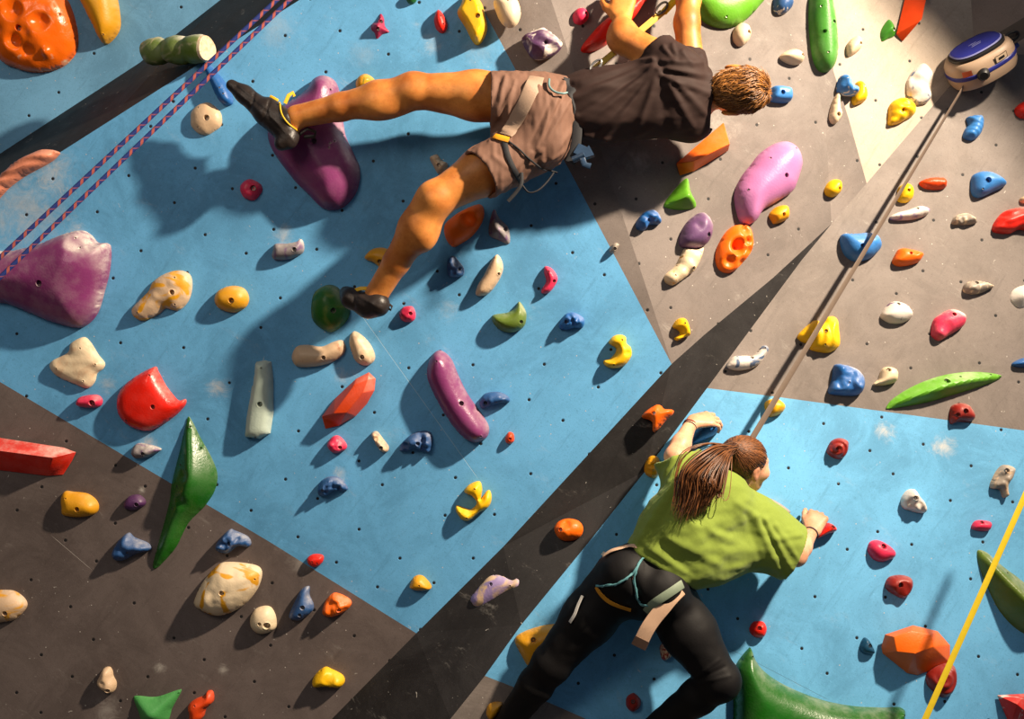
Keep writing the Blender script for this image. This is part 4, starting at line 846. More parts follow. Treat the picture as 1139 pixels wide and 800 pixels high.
def skin_mat(name, rgb, fl):
    t = NT(name, 0.48, 0.4); b = lin(rgb); l = lin(fl)
    f = t.noise(7, 5, 0.6); base = t.mix(t.step(f, 0.3, 0.72), tuple(x * .8 for x in b[:3]) + (1,), l)
    base = t.mix(t.math('MULTIPLY', t.step(t.noise(140, 2), 0.55, 0.75), 0.25), base, tuple(x * .55 for x in b[:3]) + (1,))
    t.col(base); t.bump(t.noise(260, 3), 0.12, 0.002)
    t.b.inputs['Subsurface Weight'].default_value = 0.15; t.b.inputs['Subsurface Radius'].default_value = (0.02, 0.007, 0.003); t.b.inputs['Subsurface Scale'].default_value = 0.4
    return t.m
def cloth_mat(name, rgb, rough=0.85, scale=420, var=.2, bump=.25, sheen=0.0):
    t = NT(name, rough, 0.25); b = lin(rgb)
    f = t.noise(5, 4); base = t.mix(f, tuple(x * (1 - var) for x in b[:3]) + (1,), tuple(min(1, x * (1 + var)) for x in b[:3]) + (1,))
    base = t.mix(t.math('MULTIPLY', t.step(t.noise(scale, 1), .5, .7), .2), base, tuple(min(1, x * 1.8 + .01) for x in b[:3]) + (1,))
    t.col(base); t.bump(t.noise(scale, 2), bump, .002); t.b.inputs['Sheen Weight'].default_value = sheen; return t.m
def hair_mat(name, a, b):
    t = NT(name, 0.42, 0.5); g = t.n('ShaderNodeNewGeometry')
    f = g.outputs['Random Per Island']; base = t.mix(f, lin(a), lin(b)); base = t.mix(t.math('MULTIPLY', t.noise(25), .5), base, lin(a))
    t.col(base); return t.m

PIX = P
# ================================================================== MAN
m_skin = skin_mat('tanned_skin', (186, 104, 40), (222, 146, 72))
m_skin2 = skin_mat('fair_skin', (206, 140, 104), (232, 176, 140))
def man():
    P0 = PIX
    def P(a, b, d): return P0(a, b, d + .06 if d < 3.99 else d)
    pel = P(607, 128, 3.940); chest = P(735, 108, 3.900)
    g = Fig('person', pel, 'man in dark t-shirt, brown shorts and harness climbing sideways across the wall')
    sL = P(757, 80, 3.860); eL = P(693, 42, 3.940); wL = P(691, 22, 4.040)
    sR = P(772, 118, 3.940); eR = P(764, 25, 4.020); wR = P(770, -50, 4.100)
    hL = P(597, 112, 3.900); kL = P(460, 101, 3.900); aL = P(330, 130, 4.010)
    hR = P(592, 158, 3.900); kR = P(484, 222, 3.830); aR = P(419, 327, 4.020)
    hc = P(818, 101, 3.900); hup = (1, -.06, .05); hfw = (0, .1, -1)
    B = Field(P(225, 370, 4.300) * Vector((1, 1, 0)).x if False else (-1.16, -.02, -4.34), (1.05, 1.52, -3.4), .0052)
    # torso
    B.cap(pel, P(660, 122, 3.920), .135, .115, .05, .75).cap(P(660, 122, 3.920), chest, .115, .145, .06, .72).cap(P(745, 88, 3.860), P(762, 130, 3.940), .085, .085, .05, .8)
    B.cap(P(770, 108, 3.920), P(802, 103, 3.900), .062, .056, .04)
    for (a, b, c, r) in ((sL, eL, wL, (.060, .056, .046, .029)), (sR, eR, wR, (.056, .046, .043, .030))):
        B.cap(a, b, r[0], r[1], .03); B.cap(b, b + (c - b) * .35, r[1] * .98, r[2] * 1.04, .025); B.cap(b + (c - b) * .35, c, r[2] * 1.04, r[3], .02)
    B.ell(sL + (eL - sL) * .45, (.052, .052, .05), None, .03)
    B.ell(eL, (.052, .050, .050), None, .02)
    # legs: thigh, knee, calf belly, ankle
    for (h, k_, a) in ((hL, kL, aL), (hR, kR, aR)):
        B.cap(h, h + (k_ - h) * .5, .098, .088, .04); B.cap(h + (k_ - h) * .5, k_, .088, .060, .03)
        B.ell(k_, (.060, .058, .060), None, .025)
    B.ell(kL + Vector((.01, .022, .02)), (.045, .03, .035), None, .02)
    B.cap(kL, kL + (aL - kL) * .3, .060, .062, .03).cap(kL + (aL - kL) * .3, kL + (aL - kL) * .62, .060, .050, .03).cap(kL + (aL - kL) * .62, aL, .050, .042, .02)
    B.ell(kL + (aL - kL) * .28 + Vector((0, -.034, .004)), (.10, .042, .045), None, .04)
    B.ell(aL + Vector((.0, -.006, .022)), (.014, .014, .012), None, .015)
    B.cap(kR, kR + (aR - kR) * .3, .064, .066, .03).cap(kR + (aR - kR) * .3, kR + (aR - kR) * .65, .066, .048, .03).cap(kR + (aR - kR) * .65, aR, .048, .043, .02)
    v = kR + (aR - kR) * .27; B.ell(v + Vector((.020, -.004, .012)), (.044, .085, .046), None, .05)
    B.ell(aR + Vector((.012, -.004, .018)), (.014, .014, .012), None, .015)
    toeL = P(263, 101, 4.020); heelL = P(319, 149, 4.020); toeR = P(390, 330, 4.030); heelR = P(413, 341, 4.000)
    B.cap(aL, heelL, .034, .030, .02).cap(heelL, toeL, .030, .010, .02)
    B.cap(aR, heelR, .034, .028, .02).cap(heelR, toeR, .028, .010, .02)
    hand(B, wL, Vector((.10, .9, -.32)), Vector((.05, .35, 1)), -1, (.35, .75, .55), 1.18, (.7, .7, .4))
    hand(B, wR, Vector((.05, .9, -.3)), Vector((.05, .35, 1)), 1, (.4, .8, .6))
    at, fr = head(B, hc, hup, hfw, 1.06)
    vs, Q = B.surf(); vs = relax(vs, Q, 2); g.add('body', vs, Q, m_skin, 'tanned arms and legs'); body = bvh(vs, Q); del B
    # eyes
    for s_ in (-1, 1):
        e = at(s_ * .030, .0785, .012); u = []
    # ---------------- t-shirt
    S = Field((.1, .62, -4.2), (1.0, 1.42, -3.5), .0055)
    S.cap(P(628, 124, 3.920), P(665, 118, 3.910), .122, .128, .05, .82).cap(P(665, 118, 3.910), P(742, 108, 3.900), .128, .150, .06, .78).cap(P(748, 84, 3.850), P(768, 132, 3.940), .098, .092, .05, .85)
    S.cap(P(755, 80, 3.850), P(729, 55, 3.900), .078, .070, .04)
    S.cap(P(768, 95, 3.940), P(764, 58, 3.970), .075, .066, .03)
    S.cap(P(768, 105, 3.910), P(788, 101, 3.900), .085, .068, .04)
    S.clip(P(632, 124, 3.900), P(632, 124, 3.900) - P(660, 120, 3.900), .25)
    S.clip(P(731, 56, 3.900), (P(731, 56, 3.900) - P(755, 80, 3.850)), .09)
    S.clip(P(764, 58, 3.970), (0, 1, -.1), .075)
    S.clip(P(790, 100, 3.900), (1, 0, 0), .14)
    S.cap(P(715, 44, 3.930), P(733, 58, 3.890), .058, .050, .01, op='s')
    S.cap(P(764, 50, 3.980), P(765, 66, 3.970), .050, .046, .01, op='s')
    S.cap(P(622, 124, 3.920), P(642, 122, 3.920), .112, .105, .01, .8, op='s')
    vs, Q = S.surf(); vs = relax(vs, Q, 3); N = vnormals(vs, Q)
    vs = folds(vs, N, [(727, 68, 640, 92, 4.0, .012), (727, 72, 636, 110, 4.5, .013), (728, 76, 648, 140, 4.5, .015), (730, 78, 672, 152, 4.5, .014), (733, 80, 706, 150, 4.0, .010), (726, 66, 660, 78, 3, .008),
        (727, 70, 640, 101, 3, -0.0065), (728, 75, 645, 126, 3.2, -0.0078), (730, 79, 662, 150, 3.2, -0.0078), (733, 72, 742, 150, 6, -0.0065), (725, 70, 735, 76, 6, -0.0078),
        (735, 76, 790, 84, 3.2, .009), (736, 84, 788, 104, 3.5, .010), (740, 80, 790, 92, 2.8, -0.0059), (736, 68, 782, 70, 3.2, .008), (745, 96, 770, 140, 4, .009), (752, 92, 784, 126, 4, .009),
        (738, 52, 750, 68, 2.6, .007), (748, 50, 752, 64, 2.2, .006), (759, 58, 770, 72, 2.6, .007), (742, 54, 756, 66, 2, -0.0046), (780, 62, 790, 84, 3, .006), (700, 158, 740, 128, 4, .008), (650, 150, 690, 158, 4, .008), (648, 95, 720, 100, 6, .005)])
    N = vnormals(vs, Q); q = vs.copy(); q[:, 0] *= .35; vs = vs + N * (vnoise(q, 24, 1) * .0035 + vnoise(q, 60, 2) * .0012)[:, None]
    g.add('t_shirt', vs, Q, cloth_mat('charcoal_brown_cotton', (44, 28, 24), .75), 'dark brown-black short sleeved t-shirt'); shirt = bvh(vs, Q)
    # ---------------- shorts
    S = Field((-.25, .40, -4.16), (.34, 1.14, -3.5), .0055)
    S.cap(P(625, 124, 3.920), P(600, 133, 3.920), .125, .140, .05, .85)
    S.cap(P(600, 116, 3.900), P(535, 112, 3.860), .118, .106, .04).cap(P(598, 156, 3.900), P(528, 198, 3.810), .118, .094, .04)
    S.ell(P(600, 125, 3.820), (.10, .085, .07), None, .05).ell(P(603, 155, 3.830), (.085, .075, .06), None, .05)
    S.clip(P(545, 112, 3.860), (-1, -.02, .05), .17); S.clip(P(534, 195, 3.810), P(530, 198, 3.800) - P(598, 156, 3.900), .15); S.clip(P(640, 124, 3.900), (1, 0, 0), .25)
    S.cap(P(530, 112, 3.860), P(552, 112, 3.870), .094, .092, .01, op='s'); S.cap(P(522, 202, 3.800), P(540, 191, 3.820), .083, .081, .01, op='s')
    vs, Q = S.surf(); vs = relax(vs, Q, 3); N = vnormals(vs, Q)
    fl = [(640, 100, 606, 160, 2.4, .007), (634, 95, 600, 162, 2, -.006), (628, 92, 596, 165, 2.4, .007), (622, 92, 590, 160, 2, -.006), (616, 96, 600, 170, 2.4, .006), (612, 175, 640, 140, 3, .008), (604, 180, 634, 166, 2.6, .007),
          (562, 86, 552, 128, 2.6, .008), (557, 88, 545, 125, 2.2, -.006), (573, 90, 560, 140, 2.4, .006), (570, 100, 548, 140, 2, .006), (590, 170, 560, 200, 3, .006), (600, 172, 572, 204, 2.4, -.006), (550, 175, 570, 190, 3, .005)]
    vs = folds(vs, N, fl); N = vnormals(vs, Q); vs = vs + N * (vnoise(vs * np.array([1, .22, .5]), 75, 3) * .0032 + vnoise(vs, 60, 4) * .0008)[:, None]
    g.add('shorts', vs, Q, cloth_mat('brown_shorts_fabric', (112, 82, 68), .75), 'brown knee shorts'); sh = bvh(vs, Q)
    # ---------------- shoes
    m_sh = simple('black_climbing_rubber', (40, 32, 28), .42, var=.35, scale=25, bump=.3); m_yl = simple('yellow_shoe_trim', (224, 176, 30), .5)
    for (nm, prims, cl) in (('L', [(P(258, 95, 4.030), P(272, 105, 4.030), .022, .032), (P(272, 105, 4.030), P(297, 126, 4.020), .032, .045), (P(297, 126, 4.020), P(321, 151, 4.010), .046, .040), (P(300, 120, 4.020), P(318, 133, 4.000), .036, .036), (P(313, 160, 4.000), P(321, 158, 4.000), .026, .026)], (P(325, 131, 4.010), Vector((.9, .35, .1)))),
                          ('R', [(P(385, 326, 4.060), P(391, 332, 4.040), .026, .036), (P(391, 332, 4.040), P(410, 340, 4.020), .038, .044), (P(410, 340, 4.020), P(420, 339, 4.000), .046, .046)], (P(421, 326, 4.020), Vector((.3, .95, .1))))):
        c0 = prims[0][0]; S = Field(tuple(c0 + Vector((-.15, -.35, -.2))), tuple(c0 + Vector((.40, .2, .25))), .004)
        for (a, b, ra, rb) in prims: S.cap(a, b, ra, rb, .02)
        S.clip(cl[0], cl[1], .10)
        vs, Q = S.surf(); vs = relax(vs, Q, 2); N = vnormals(vs, Q)
        if nm == 'L': vs = folds(vs, N, [(262, 96, 300, 128, 2.2, -.004), (283, 104, 278, 122, 1.6, -.004), (300, 112, 290, 140, 1.8, -.004), (300, 128, 328, 158, 2, .003)])
        else: vs = folds(vs, N, [(392, 322, 394, 342, 1.8, -.004), (400, 330, 425, 344, 2, .003)])
        o = g.add('climbing_shoe', vs, Q, m_sh, 'black slip-on climbing shoe with yellow trim'); tr = bvh(vs, Q)
        if nm == 'L':
            pts, nn = onsurf(tr, [(311, 114), (313, 126), (320, 137), (331, 146)], .002, dflt=3.98); geo = tubegeo(pts, .0032, 8)
            v2, f2 = ribbongeo([P(300, 108, 4.015), P(304, 110, 4.005), (P(309, 113, 4.010))], [(0, 0, 1)] * 3, .018, .004, *geo)
            v2, f2 = ribbongeo([P(317, 115, 4.010), P(321, 106, 4.010), P(326, 103, 4.015), P(327, 107, 4.025)], [(.5, 0, 1)] * 4, .014, .004, v2, f2)
            e = g.tube('shoe_trim', (v2, f2), m_yl, 'yellow collar trim and pull tabs')
            e2 = g.tube('pull_tab', ribbongeo([P(332, 150, 4.020), P(342, 143, 4.010), P(351, 147, 4.020), P(350, 152, 4.030), P(338, 152, 4.030)], [(0, 0, 1), (0, .3, 1), (.3, .3, 1), (.3, 0, 1), (0, 0, 1)], .014, .003), m_sh)
        else:
            e = g.tube('shoe_trim', ribbongeo([P(395, 323, 4.020), P(401, 321, 4.005), P(408, 321, 4.010)], [(0, .3, 1)] * 3, .016, .005), m_yl, 'yellow tongue strap')
            v2, f2 = ribbongeo([P(418, 334, 4.000), P(424, 328, 3.995), P(429, 323, 3.990)], [(0, 0, 1)] * 3, .013, .003)
            v2, f2 = ribbongeo([P(424, 338, 4.005), P(430, 336, 3.995), P(436, 341, 3.995), P(435, 345, 4.000), P(429, 342, 4.005)], [(0, .5, 1)] * 5, .009, .002, v2, f2)
            e2 = g.tube('pull_tab', (v2, f2), m_sh)
        for x in (e, e2): x.parent = o
    # ---------------- hair: cap with short strands, sandy brown
    u, f, s = frame(hup, hfw)
    S = Field(tuple(hc - Vector((.17,) * 3)), tuple(hc + Vector((.17,) * 3)), .004)
    S.ell(at(0, -.020, .030), (.078, .096, .090), fr, .02).ell(at(0, -.045, -.03), (.060, .055, .06), fr, .04); S.clip(at(0, .045, .0), f * 1.0 - u * .6); S.clip(at(0, 0, -.075), -u + f * .25)
    for s_ in (-1, 1): S.ell(at(s_ * .080, .006, -.008), (.030, .030, .040), fr, .01, 's')
    vs, Q = S.surf(); N = vnormals(vs, Q); q = vs * 1.0; vs = vs + N * (vnoise(q * np.array([.35, 1, 1]), 130, 5) * .0022)[:, None]
    mh = hair_mat('sandy_brown_hair', (76, 42, 16), (190, 126, 54)); o = g.add('hair', vs, Q, simple('hair_base_brown', (88, 52, 24), .6, bump=.6, scale=60), 'short sandy brown hair')
    tr = bvh(vs, Q); V = []; Fc = []; npv = vs[rng.choice(len(vs), 3200)]
    crown = at(0, -.05, .095)
    for p in npv:
        p = Vector(p); h = tr.find_nearest(p); nn = h[1]
        if min((p - at(g_ * .080, .002, -.008)).length for g_ in (-1, 1)) < .036: continue
        d = (p - crown); d = d - d.dot(nn) * nn
        if d.length < 1e-3: continue
        d.normalize(); sw = nn.cross(d); ang = .25 + .18 * rng.normal() + .4 * float(vnoise(np.array([tuple(p)]), 30, 6)[0]); d = (d * math.cos(ang) + sw * math.sin(ang)); L = .028 + .018 * rng.random()
        pts = [p - nn * .002, p + d * L * .5 + nn * (.0015 + .002 * rng.random()), p + d * L + nn * (-.004 + .003 * rng.random())]
        tubegeo(pts, [.0016, .0014, .0004], 4, V, Fc, cap=False)
    me = mesh('strands', Wn(np.array([tuple(v) for v in V])) - g.o, Fc); so = link('hair_strands', me, mh, o)
    # ---------------- harness
    m_bk = simple('black_harness_webbing', (26, 26, 30), .7, bump=.3, scale=200); m_bg = simple('beige_grey_webbing', (158, 132, 112), .6, bump=.3, scale=160, var=.08); m_tl = simple('teal_grey_webbing', (70, 100, 112), .6, scale=200, bump=.3)
    comb = sh
    def strap(name, px, w, mat, lab=None, off=.005, tree=sh, th=.004):
        pts, nn = onsurf(tree, px, off); return g.tube(name, ribbongeo(pts, nn, w, th), mat, lab)
    strap('leg_loop', [(597, 87), (591, 100), (583, 118), (574, 134), (566, 147), (563, 151)], .056, m_bg, 'wide beige leg loop webbing')
    strap('leg_loop', [(560, 152), (564, 172), (571, 188), (580, 203)], .020, m_bk, 'black leg loop')
    strap('waist_belt', [(630, 88), (635, 100), (640, 118), (642, 140), (641, 158), (638, 172), (634, 181)], .036, m_bk, 'black waist belt of the harness', .004)
    strap('waist_belt_trim', [(638, 150), (641, 162), (638, 176)], .022, m_tl, 'teal grey belt edging', .02)
    pts, nn = onsurf(sh, [(560, 155), (575, 165), (590, 178), (605, 188), (620, 192)], .006); g.tube('elastic_riser', tubegeo(pts, .0035, 8), m_bk)
    strap('yellow_tab', [(551, 153), (558, 155), (566, 157)], .024, simple('orange_yellow_tab', (222, 150, 30), .5), 'orange-yellow label tab', .008)
    # hanging gear loop and buckle tails
    g.tube('gear_loop', tubegeo(catmull([P(611, 88, 3.780), P(611, 96, 3.760), P(617, 102, 3.755), P(626, 104, 3.760), P(631, 103, 3.770)], 6), .0042, 8), simple('grey_teal_plastic', (100, 130, 130), .4), 'grey-teal plastic gear loop')
    g.tube('gear_loop', tubegeo(catmull([P(581, 206, 3.800), P(588, 214, 3.790), P(598, 212, 3.790), P(608, 203, 3.800), P(616, 192, 3.810)], 6), .0035, 8), m_bk, 'thin black dangling gear loop')
    g.tube('buckle_tail', ribbongeo(catmull([P(580, 192, 3.780), P(580, 204, 3.770), P(574, 214, 3.770), P(565, 224, 3.770)], 4), [(0, 0, 1)] * 13, .013, .003), m_bk)
    V, Fc = ribbongeo([P(641, 166, 3.830), P(652, 171, 3.820), P(658, 168, 3.820)], [(0, .2, 1)] * 3, .05, .02); ribbongeo([P(646, 172, 3.800), P(650, 183, 3.790), P(657, 185, 3.790)], [(0, 0, 1)] * 3, .022, .004, V, Fc)
    tubegeo([P(637, 178, 3.810), P(650, 172, 3.800)], .012, 10, V, Fc); g.tube('belt_buckle', (V, Fc), simple('blue_black_buckle', (40, 60, 84), .35, var=.5), 'blue and black buckle with hanging tail')
    # white athletic tape on the left wrist
    return g, shirt
MAN, SHIRT = man()
# ================================================================== WOMAN
def woman():
    pel = P(712, 650, 3.920)
    g = Fig('person', pel, 'woman with a ponytail in green t-shirt and black leggings climbing the right blue panel')
    sL = P(776, 538, 3.940); eL = P(751, 508, 4.010); wL = P(769, 470, 4.130)
    sR = P(836, 580, 3.940); eR = P(885, 618, 3.960); wR = P(903, 592, 4.080)
    hL = P(690, 645, 3.920); kL = P(614, 738, 3.960); fL = P(556, 815, 4.050); 
    hR = P(740, 662, 3.900); kR = P(801, 757, 3.840); fR = P(722, 815, 4.000)
    hc = P(829, 517, 3.960); hup = (.16, .95, .22); hfw = (.80, -.28, -.48)
    B = Field((.0 - .12, -1.62, -4.35), (1.32, -.12, -3.5), .005)
    B.cap(pel, P(735, 622, 3.900), .105, .100, .03, .7).cap(P(735, 622, 3.900), P(792, 562, 3.920), .105, .125, .05, .72).cap(P(782, 545, 3.940), P(822, 572, 3.960), .07, .07, .04)
    B.cap(P(800, 556, 3.940), P(818, 533, 3.960), .052, .046, .03)
    for (a, b, c, r) in ((sL, eL, wL, (.048, .038, .036, .0225)), (sR, eR, wR, (.048, .039, .036, .0225))):
        B.cap(a, b, r[0], r[1], .03); B.cap(b, b + (c - b) * .35, r[1], r[2], .02); B.cap(b + (c - b) * .35, c, r[2], r[3], .02)
    def legs(F, g_=0):
        for (h, k_, f_) in ((hL, kL, fL), (hR, kR, fR)):
            F.cap(h, h + (k_ - h) * .45, .098, .092, .04, g=g_); F.cap(h + (k_ - h) * .45, k_, .092, .064, .03, g=g_); F.ell(k_, (.062, .062, .062), None, .02, g=g_)
            F.cap(k_, k_ + (f_ - k_) * .3, .058, .060, .03, g=g_); F.cap(k_ + (f_ - k_) * .3, f_, .060, .040, .02, g=g_)
        F.ell(P(697, 640, 3.860), (.098, .098, .10), None, .03, g=g_); F.ell(P(735, 656, 3.840), (.098, .098, .10), None, .03, g=g_)
        F.cap(pel, P(733, 620, 3.900), .12, .105, .05, .85, g=g_)
    legs(B, -.006)
    B.cap(fL, fL + Vector((-.03, -.10, -.06)), .036, .030, .02).cap(fR, fR + Vector((-.03, -.08, -.08)), .036, .03, .02)
    hand(B, wL, Vector((.90, .16, -.22)), Vector((-.25, .75, .75)), -1, (.45, .75, .5), .92, (.9, .35, .3))
    hand(B, wR, Vector((.35, .55, -.40)), Vector((-.05, .6, .85)), -1, (.85, 1.0, .6), .95, (.7, .5, .3), .04)
    at, fr = head(B, hc, hup, hfw, .93)
    vs, Q = B.surf(); vs = relax(vs, Q, 2); g.add('body', vs, Q, m_skin2, 'fair skinned arms, neck and face')
    # eyes as small parts
    m_eye = simple('eye_white', (220, 214, 208), .2, bump=0); m_iris = simple('brown_iris', (50, 30, 18), .2, bump=0)
    u, f, s = frame(hup, hfw)
    for s_ in (-1, 1):
        c = at(s_ * .030, .0785, .012); bm = bmesh.new(); bmesh.ops.create_uvsphere(bm, u_segments=16, v_segments=10, radius=.0085)
        me = bpy.data.meshes.new('eye'); bm.to_mesh(me); bm.free(); e = link('eye', me, m_eye, g.e); e.location = Vector(W(c)) - Vector(g.o)
    # ---------------- leggings
    L = Field((-.12, -1.62, -4.3), (1.0, -.55, -3.5), .0052); legs(L, .005)
    L.clip(P(748, 606, 3.900), P(760, 590, 3.900) - P(735, 622, 3.900), .4)
    vs, Q = L.surf(); vs = relax(vs, Q, 3); N = vnormals(vs, Q)
    vs = folds(vs, N, [(778, 756, 806, 742, 2, -.004), (780, 760, 812, 752, 2, .003), (776, 752, 800, 734, 2, .003), (700, 676, 722, 690, 4, -.005), (704, 640, 716, 690, 4, -.012), (672, 665, 700, 680, 3, -.004), (735, 702, 765, 672, 2.6, .003)])
    vs = vs + N * (vnoise(vs, 30, 7) * .0015)[:, None]
    g.add('leggings', vs, Q, simple('black_stretch_leggings', (13, 10, 10), .65, .25, var=.15, scale=40, bump=.1), 'tight black leggings'); leg = bvh(vs, Q)
    # ---------------- loose green t-shirt
    S = Field((.36, -.95, -4.2), (1.2, -.22, -3.45), .0055)
    S.cap(P(733, 622, 3.890), P(760, 590, 3.890), .128, .145, .05, .9).cap(P(760, 590, 3.890), P(795, 560, 3.920), .145, .140, .06, .82)
    S.cap(P(768, 548, 3.930), P(832, 576, 3.970), .098, .090, .05)
    S.cap(P(772, 540, 3.950), P(752, 508, 4.000), .088, .090, .05)
    S.cap(P(836, 582, 3.980), P(884, 614, 3.970), .090, .096, .06).cap(P(845, 600, 3.980), P(876, 626, 3.970), .07, .062, .05)
    S.cap(P(790, 625, 3.900), P(855, 600, 3.980), .070, .085, .09)
    S.cap(P(752, 640, 3.860), P(800, 620, 3.900), .060, .060, .08)
    S.clip(P(737, 634, 3.880), P(737, 634, 3.880) - P(762, 592, 3.890), .26)
    S.clip(P(884, 614, 3.970), (.93, -.42, 0), .16)
    S.clip(P(757, 507, 3.990), (-.25, .75, -.15), .12)
    S.cap(P(893, 620, 3.980), P(878, 611, 3.960), .076, .072, .01, op='s')
    S.cap(P(748, 496, 4.030), P(757, 514, 3.990), .074, .07, .01, op='s')
    S.cap(P(722, 645, 3.890), P(744, 618, 3.890), .112, .118, .01, .9, op='s')
    S.ell(P(818, 533, 3.970), (.062, .04, .058), None, .01, 's')
    vs, Q = S.surf(); vs = relax(vs, Q, 3); N = vnormals(vs, Q)
    vs = folds(vs, N, [(840, 575, 868, 640, 4, 0.0088), (850, 578, 880, 632, 3, 0.0080), (846, 577, 874, 636, 2.5, -0.0060), (862, 585, 890, 625, 3, 0.0072), (830, 572, 846, 625, 4, -0.0054), (890, 596, 862, 600, 3, 0.0056),
        (755, 500, 738, 530, 3, 0.0080), (765, 502, 735, 548, 3, 0.0088), (760, 500, 736, 540, 2.4, -0.0060), (778, 506, 742, 552, 3.5, 0.0088), (772, 508, 740, 556, 2.6, -0.0060), (790, 515, 765, 545, 4, 0.0072), (748, 540, 712, 600, 5, 0.0080), (756, 545, 722, 600, 4, -0.0060),
        (765, 560, 730, 605, 5, 0.0080), (775, 575, 790, 600, 6, -0.0096), (770, 582, 820, 603, 6, 0.0112), (745, 600, 800, 628, 5, 0.0080), (735, 605, 770, 640, 5, -0.0054), (722, 610, 775, 645, 4, 0.0064), (800, 590, 850, 596, 5, -0.0054), (820, 560, 850, 580, 4, 0.0056), (805, 612, 845, 612, 5, 0.0064), (795, 635, 835, 622, 4, -0.0042)])
    N = vnormals(vs, Q); vs = vs + N * (vnoise(vs, 12, 9) * .004 + vnoise(vs * np.array([.5, 1, .7]), 42, 10) * .003 + vnoise(vs, 90, 11) * .0006)[:, None]
    g.add('t_shirt', vs, Q, cloth_mat('lime_green_cotton', (122, 140, 52), .8, var=.1, sheen=.15), 'loose lime green t-shirt'); sh = bvh(vs, Q)
    # ---------------- hair
    tie = at(-.02, -.088, .055); 
    tie = P(816, 498, 3.865)
    S = Field(tuple(hc - Vector((.16,) * 3)), tuple(hc + Vector((.16,) * 3)), .004)
    S.ell(at(0, -.020, .028), (.079, .090, .080), fr, .02); S.clip(at(0, .042, .02), f - u * .55); S.clip(at(0, -.02, -.045), -u * 1 + f * .5)
    for s_ in (-1, 1): S.ell(at(s_ * .078, .010, -.012), (.024, .028, .034), fr, .008, 's')
    S.cap(P(819, 502, 3.890), tie, .03, .016, .03)
    vs, Q = S.surf(); vs = relax(vs, Q, 2)
    o = g.add('hair', vs, Q, simple('dark_brown_hair_base', (66, 32, 18), .45, bump=.5, scale=50), 'long brown hair tied in a ponytail'); tr = bvh(vs, Q)
    mh = hair_mat('brown_hair_strands', (46, 25, 13), (158, 98, 52)); V = []; Fc = []
    pick = vs[rng.choice(len(vs), 1100)]
    for p in pick:
        p = Vector(p); pts = []
        for k in range(9):
            t = k / 8; q = p.lerp(tie, t); h = tr.find_nearest(q)
            out = (q - hc).normalized(); c = h[0] + (h[1] if h[1].dot(out) > 0 else -h[1]) * (.002 + .003 * math.sin(math.pi * t) * rng.random()); pts.append(c if k < 8 else tie + Vector(rng.normal(0, .004, 3)))
        tubegeo(pts, [.0008] + [.0013] * 7 + [.0008], 4, V, Fc, cap=False)
    # ponytail
    for i in range(520):
        sp = rng.random(); side = rng.normal(0, .35) + (sp - .5) * 1.6; dep = rng.normal(0, 1)
        e = P(746 + 50 * max(0, min(1, .5 + side * .5)) + rng.normal(0, 3), 582 - 24 * max(0, min(1, .5 + side * .5)) + rng.normal(0, 5), 3.745 + .012 * dep)
        L = .72 + .3 * rng.random()
        m1 = P(800 + 8 * side, 506 + 8 * side, 3.79 + .012 * dep); m2 = P(781 + 17 * side, 530 + 13 * side, 3.745 + .016 * dep)
        m3 = m2.lerp(e, .55) + Vector((.012 * math.sin(sp * 9), .012 * math.cos(sp * 7), 0))
        path = catmull([tie + Vector(rng.normal(0, .006, 3)), m1, m2, m3, e], 5)
        n = max(6, int(len(path) * L)); path = path[:n]; wv = 2.2 * side + 1.2 * rng.random(); am = .008 + .006 * rng.random()
        path = [q + Vector((math.sin(wv + k * .5), math.cos(wv + k * .42), math.sin(wv * 2 + k * .4))) * am * (k / len(path)) for k, q in enumerate(path)]
        tubegeo(path, [.0017] * (n - 4) + [.0014, .001, .0007, .0003], 4, V, Fc, cap=False)
    me = mesh('strands', Wn(np.array([tuple(v) for v in V])) - g.o, Fc); link('hair_strands', me, mh, o)
    b = bmesh.new(); bmesh.ops.create_cone(b, segments=12, radius1=.01, radius2=.01, depth=.01); me = bpy.data.meshes.new('x'); b.free(); bpy.data.meshes.remove(me)
    ti = g.tube('hair_tie', tubegeo([tie + Vector((.014 * math.cos(a) * .5, .014 * math.sin(a), .014 * math.cos(a))) for a in [2 * math.pi * k / 14 for k in range(15)]], .0028, 6), simple('dark_hair_tie', (60, 34, 26), .6)); ti.parent = o
    # ---------------- harness
    m_bg = simple('beige_leg_webbing', (196, 160, 132), .55, bump=.3, scale=160, var=.06); m_tl = simple('teal_elastic_cord', (88, 140, 146), .6, var=.4, scale=120, bump=.3); m_oc = simple('ochre_webbing', (190, 128, 24), .6, scale=200)
    m_mt = simple('metal_strap_end', (96, 76, 66), .35, metal=.6, var=.2)
    def strap(name, px, w, mat, lab=None, off=.005, tree=leg, th=.004):
        pts, nn = onsurf(tree, px, off); return g.tube(name, ribbongeo(pts, nn, w, th), mat, lab)
    strap('waist_belt', [(673, 620), (680, 615), (690, 612), (702, 609), (712, 610)], .020, m_bg, 'beige waist belt with metal buckle', .008)
    g.tube('belt_buckle', ribbongeo([P(671, 616, 3.900), P(674, 619, 3.880), P(673, 625, 3.880)], [(0, 0, 1)] * 3, .018, .012), simple('brushed_buckle', (170, 150, 130), .3, metal=.8))
    for px in ([(714, 622), (706, 634), (698, 642), (688, 649), (676, 651), (665, 652)], [(712, 624), (707, 636), (706, 650), (708, 664), (714, 671), (722, 673)]):
        pts, nn = onsurf(leg, px, .007); v, f_ = tubegeo(pts, .0036, 8)
        # second strand twisted round the first
        q = [p + Vector((math.cos(i * .9), math.sin(i * .9), 0)) * .0035 for i, p in enumerate(pts)]; tubegeo(q, .0026, 6, v, f_); g.tube('elastic_riser', (v, f_), m_tl, 'twisted teal elastic cord')
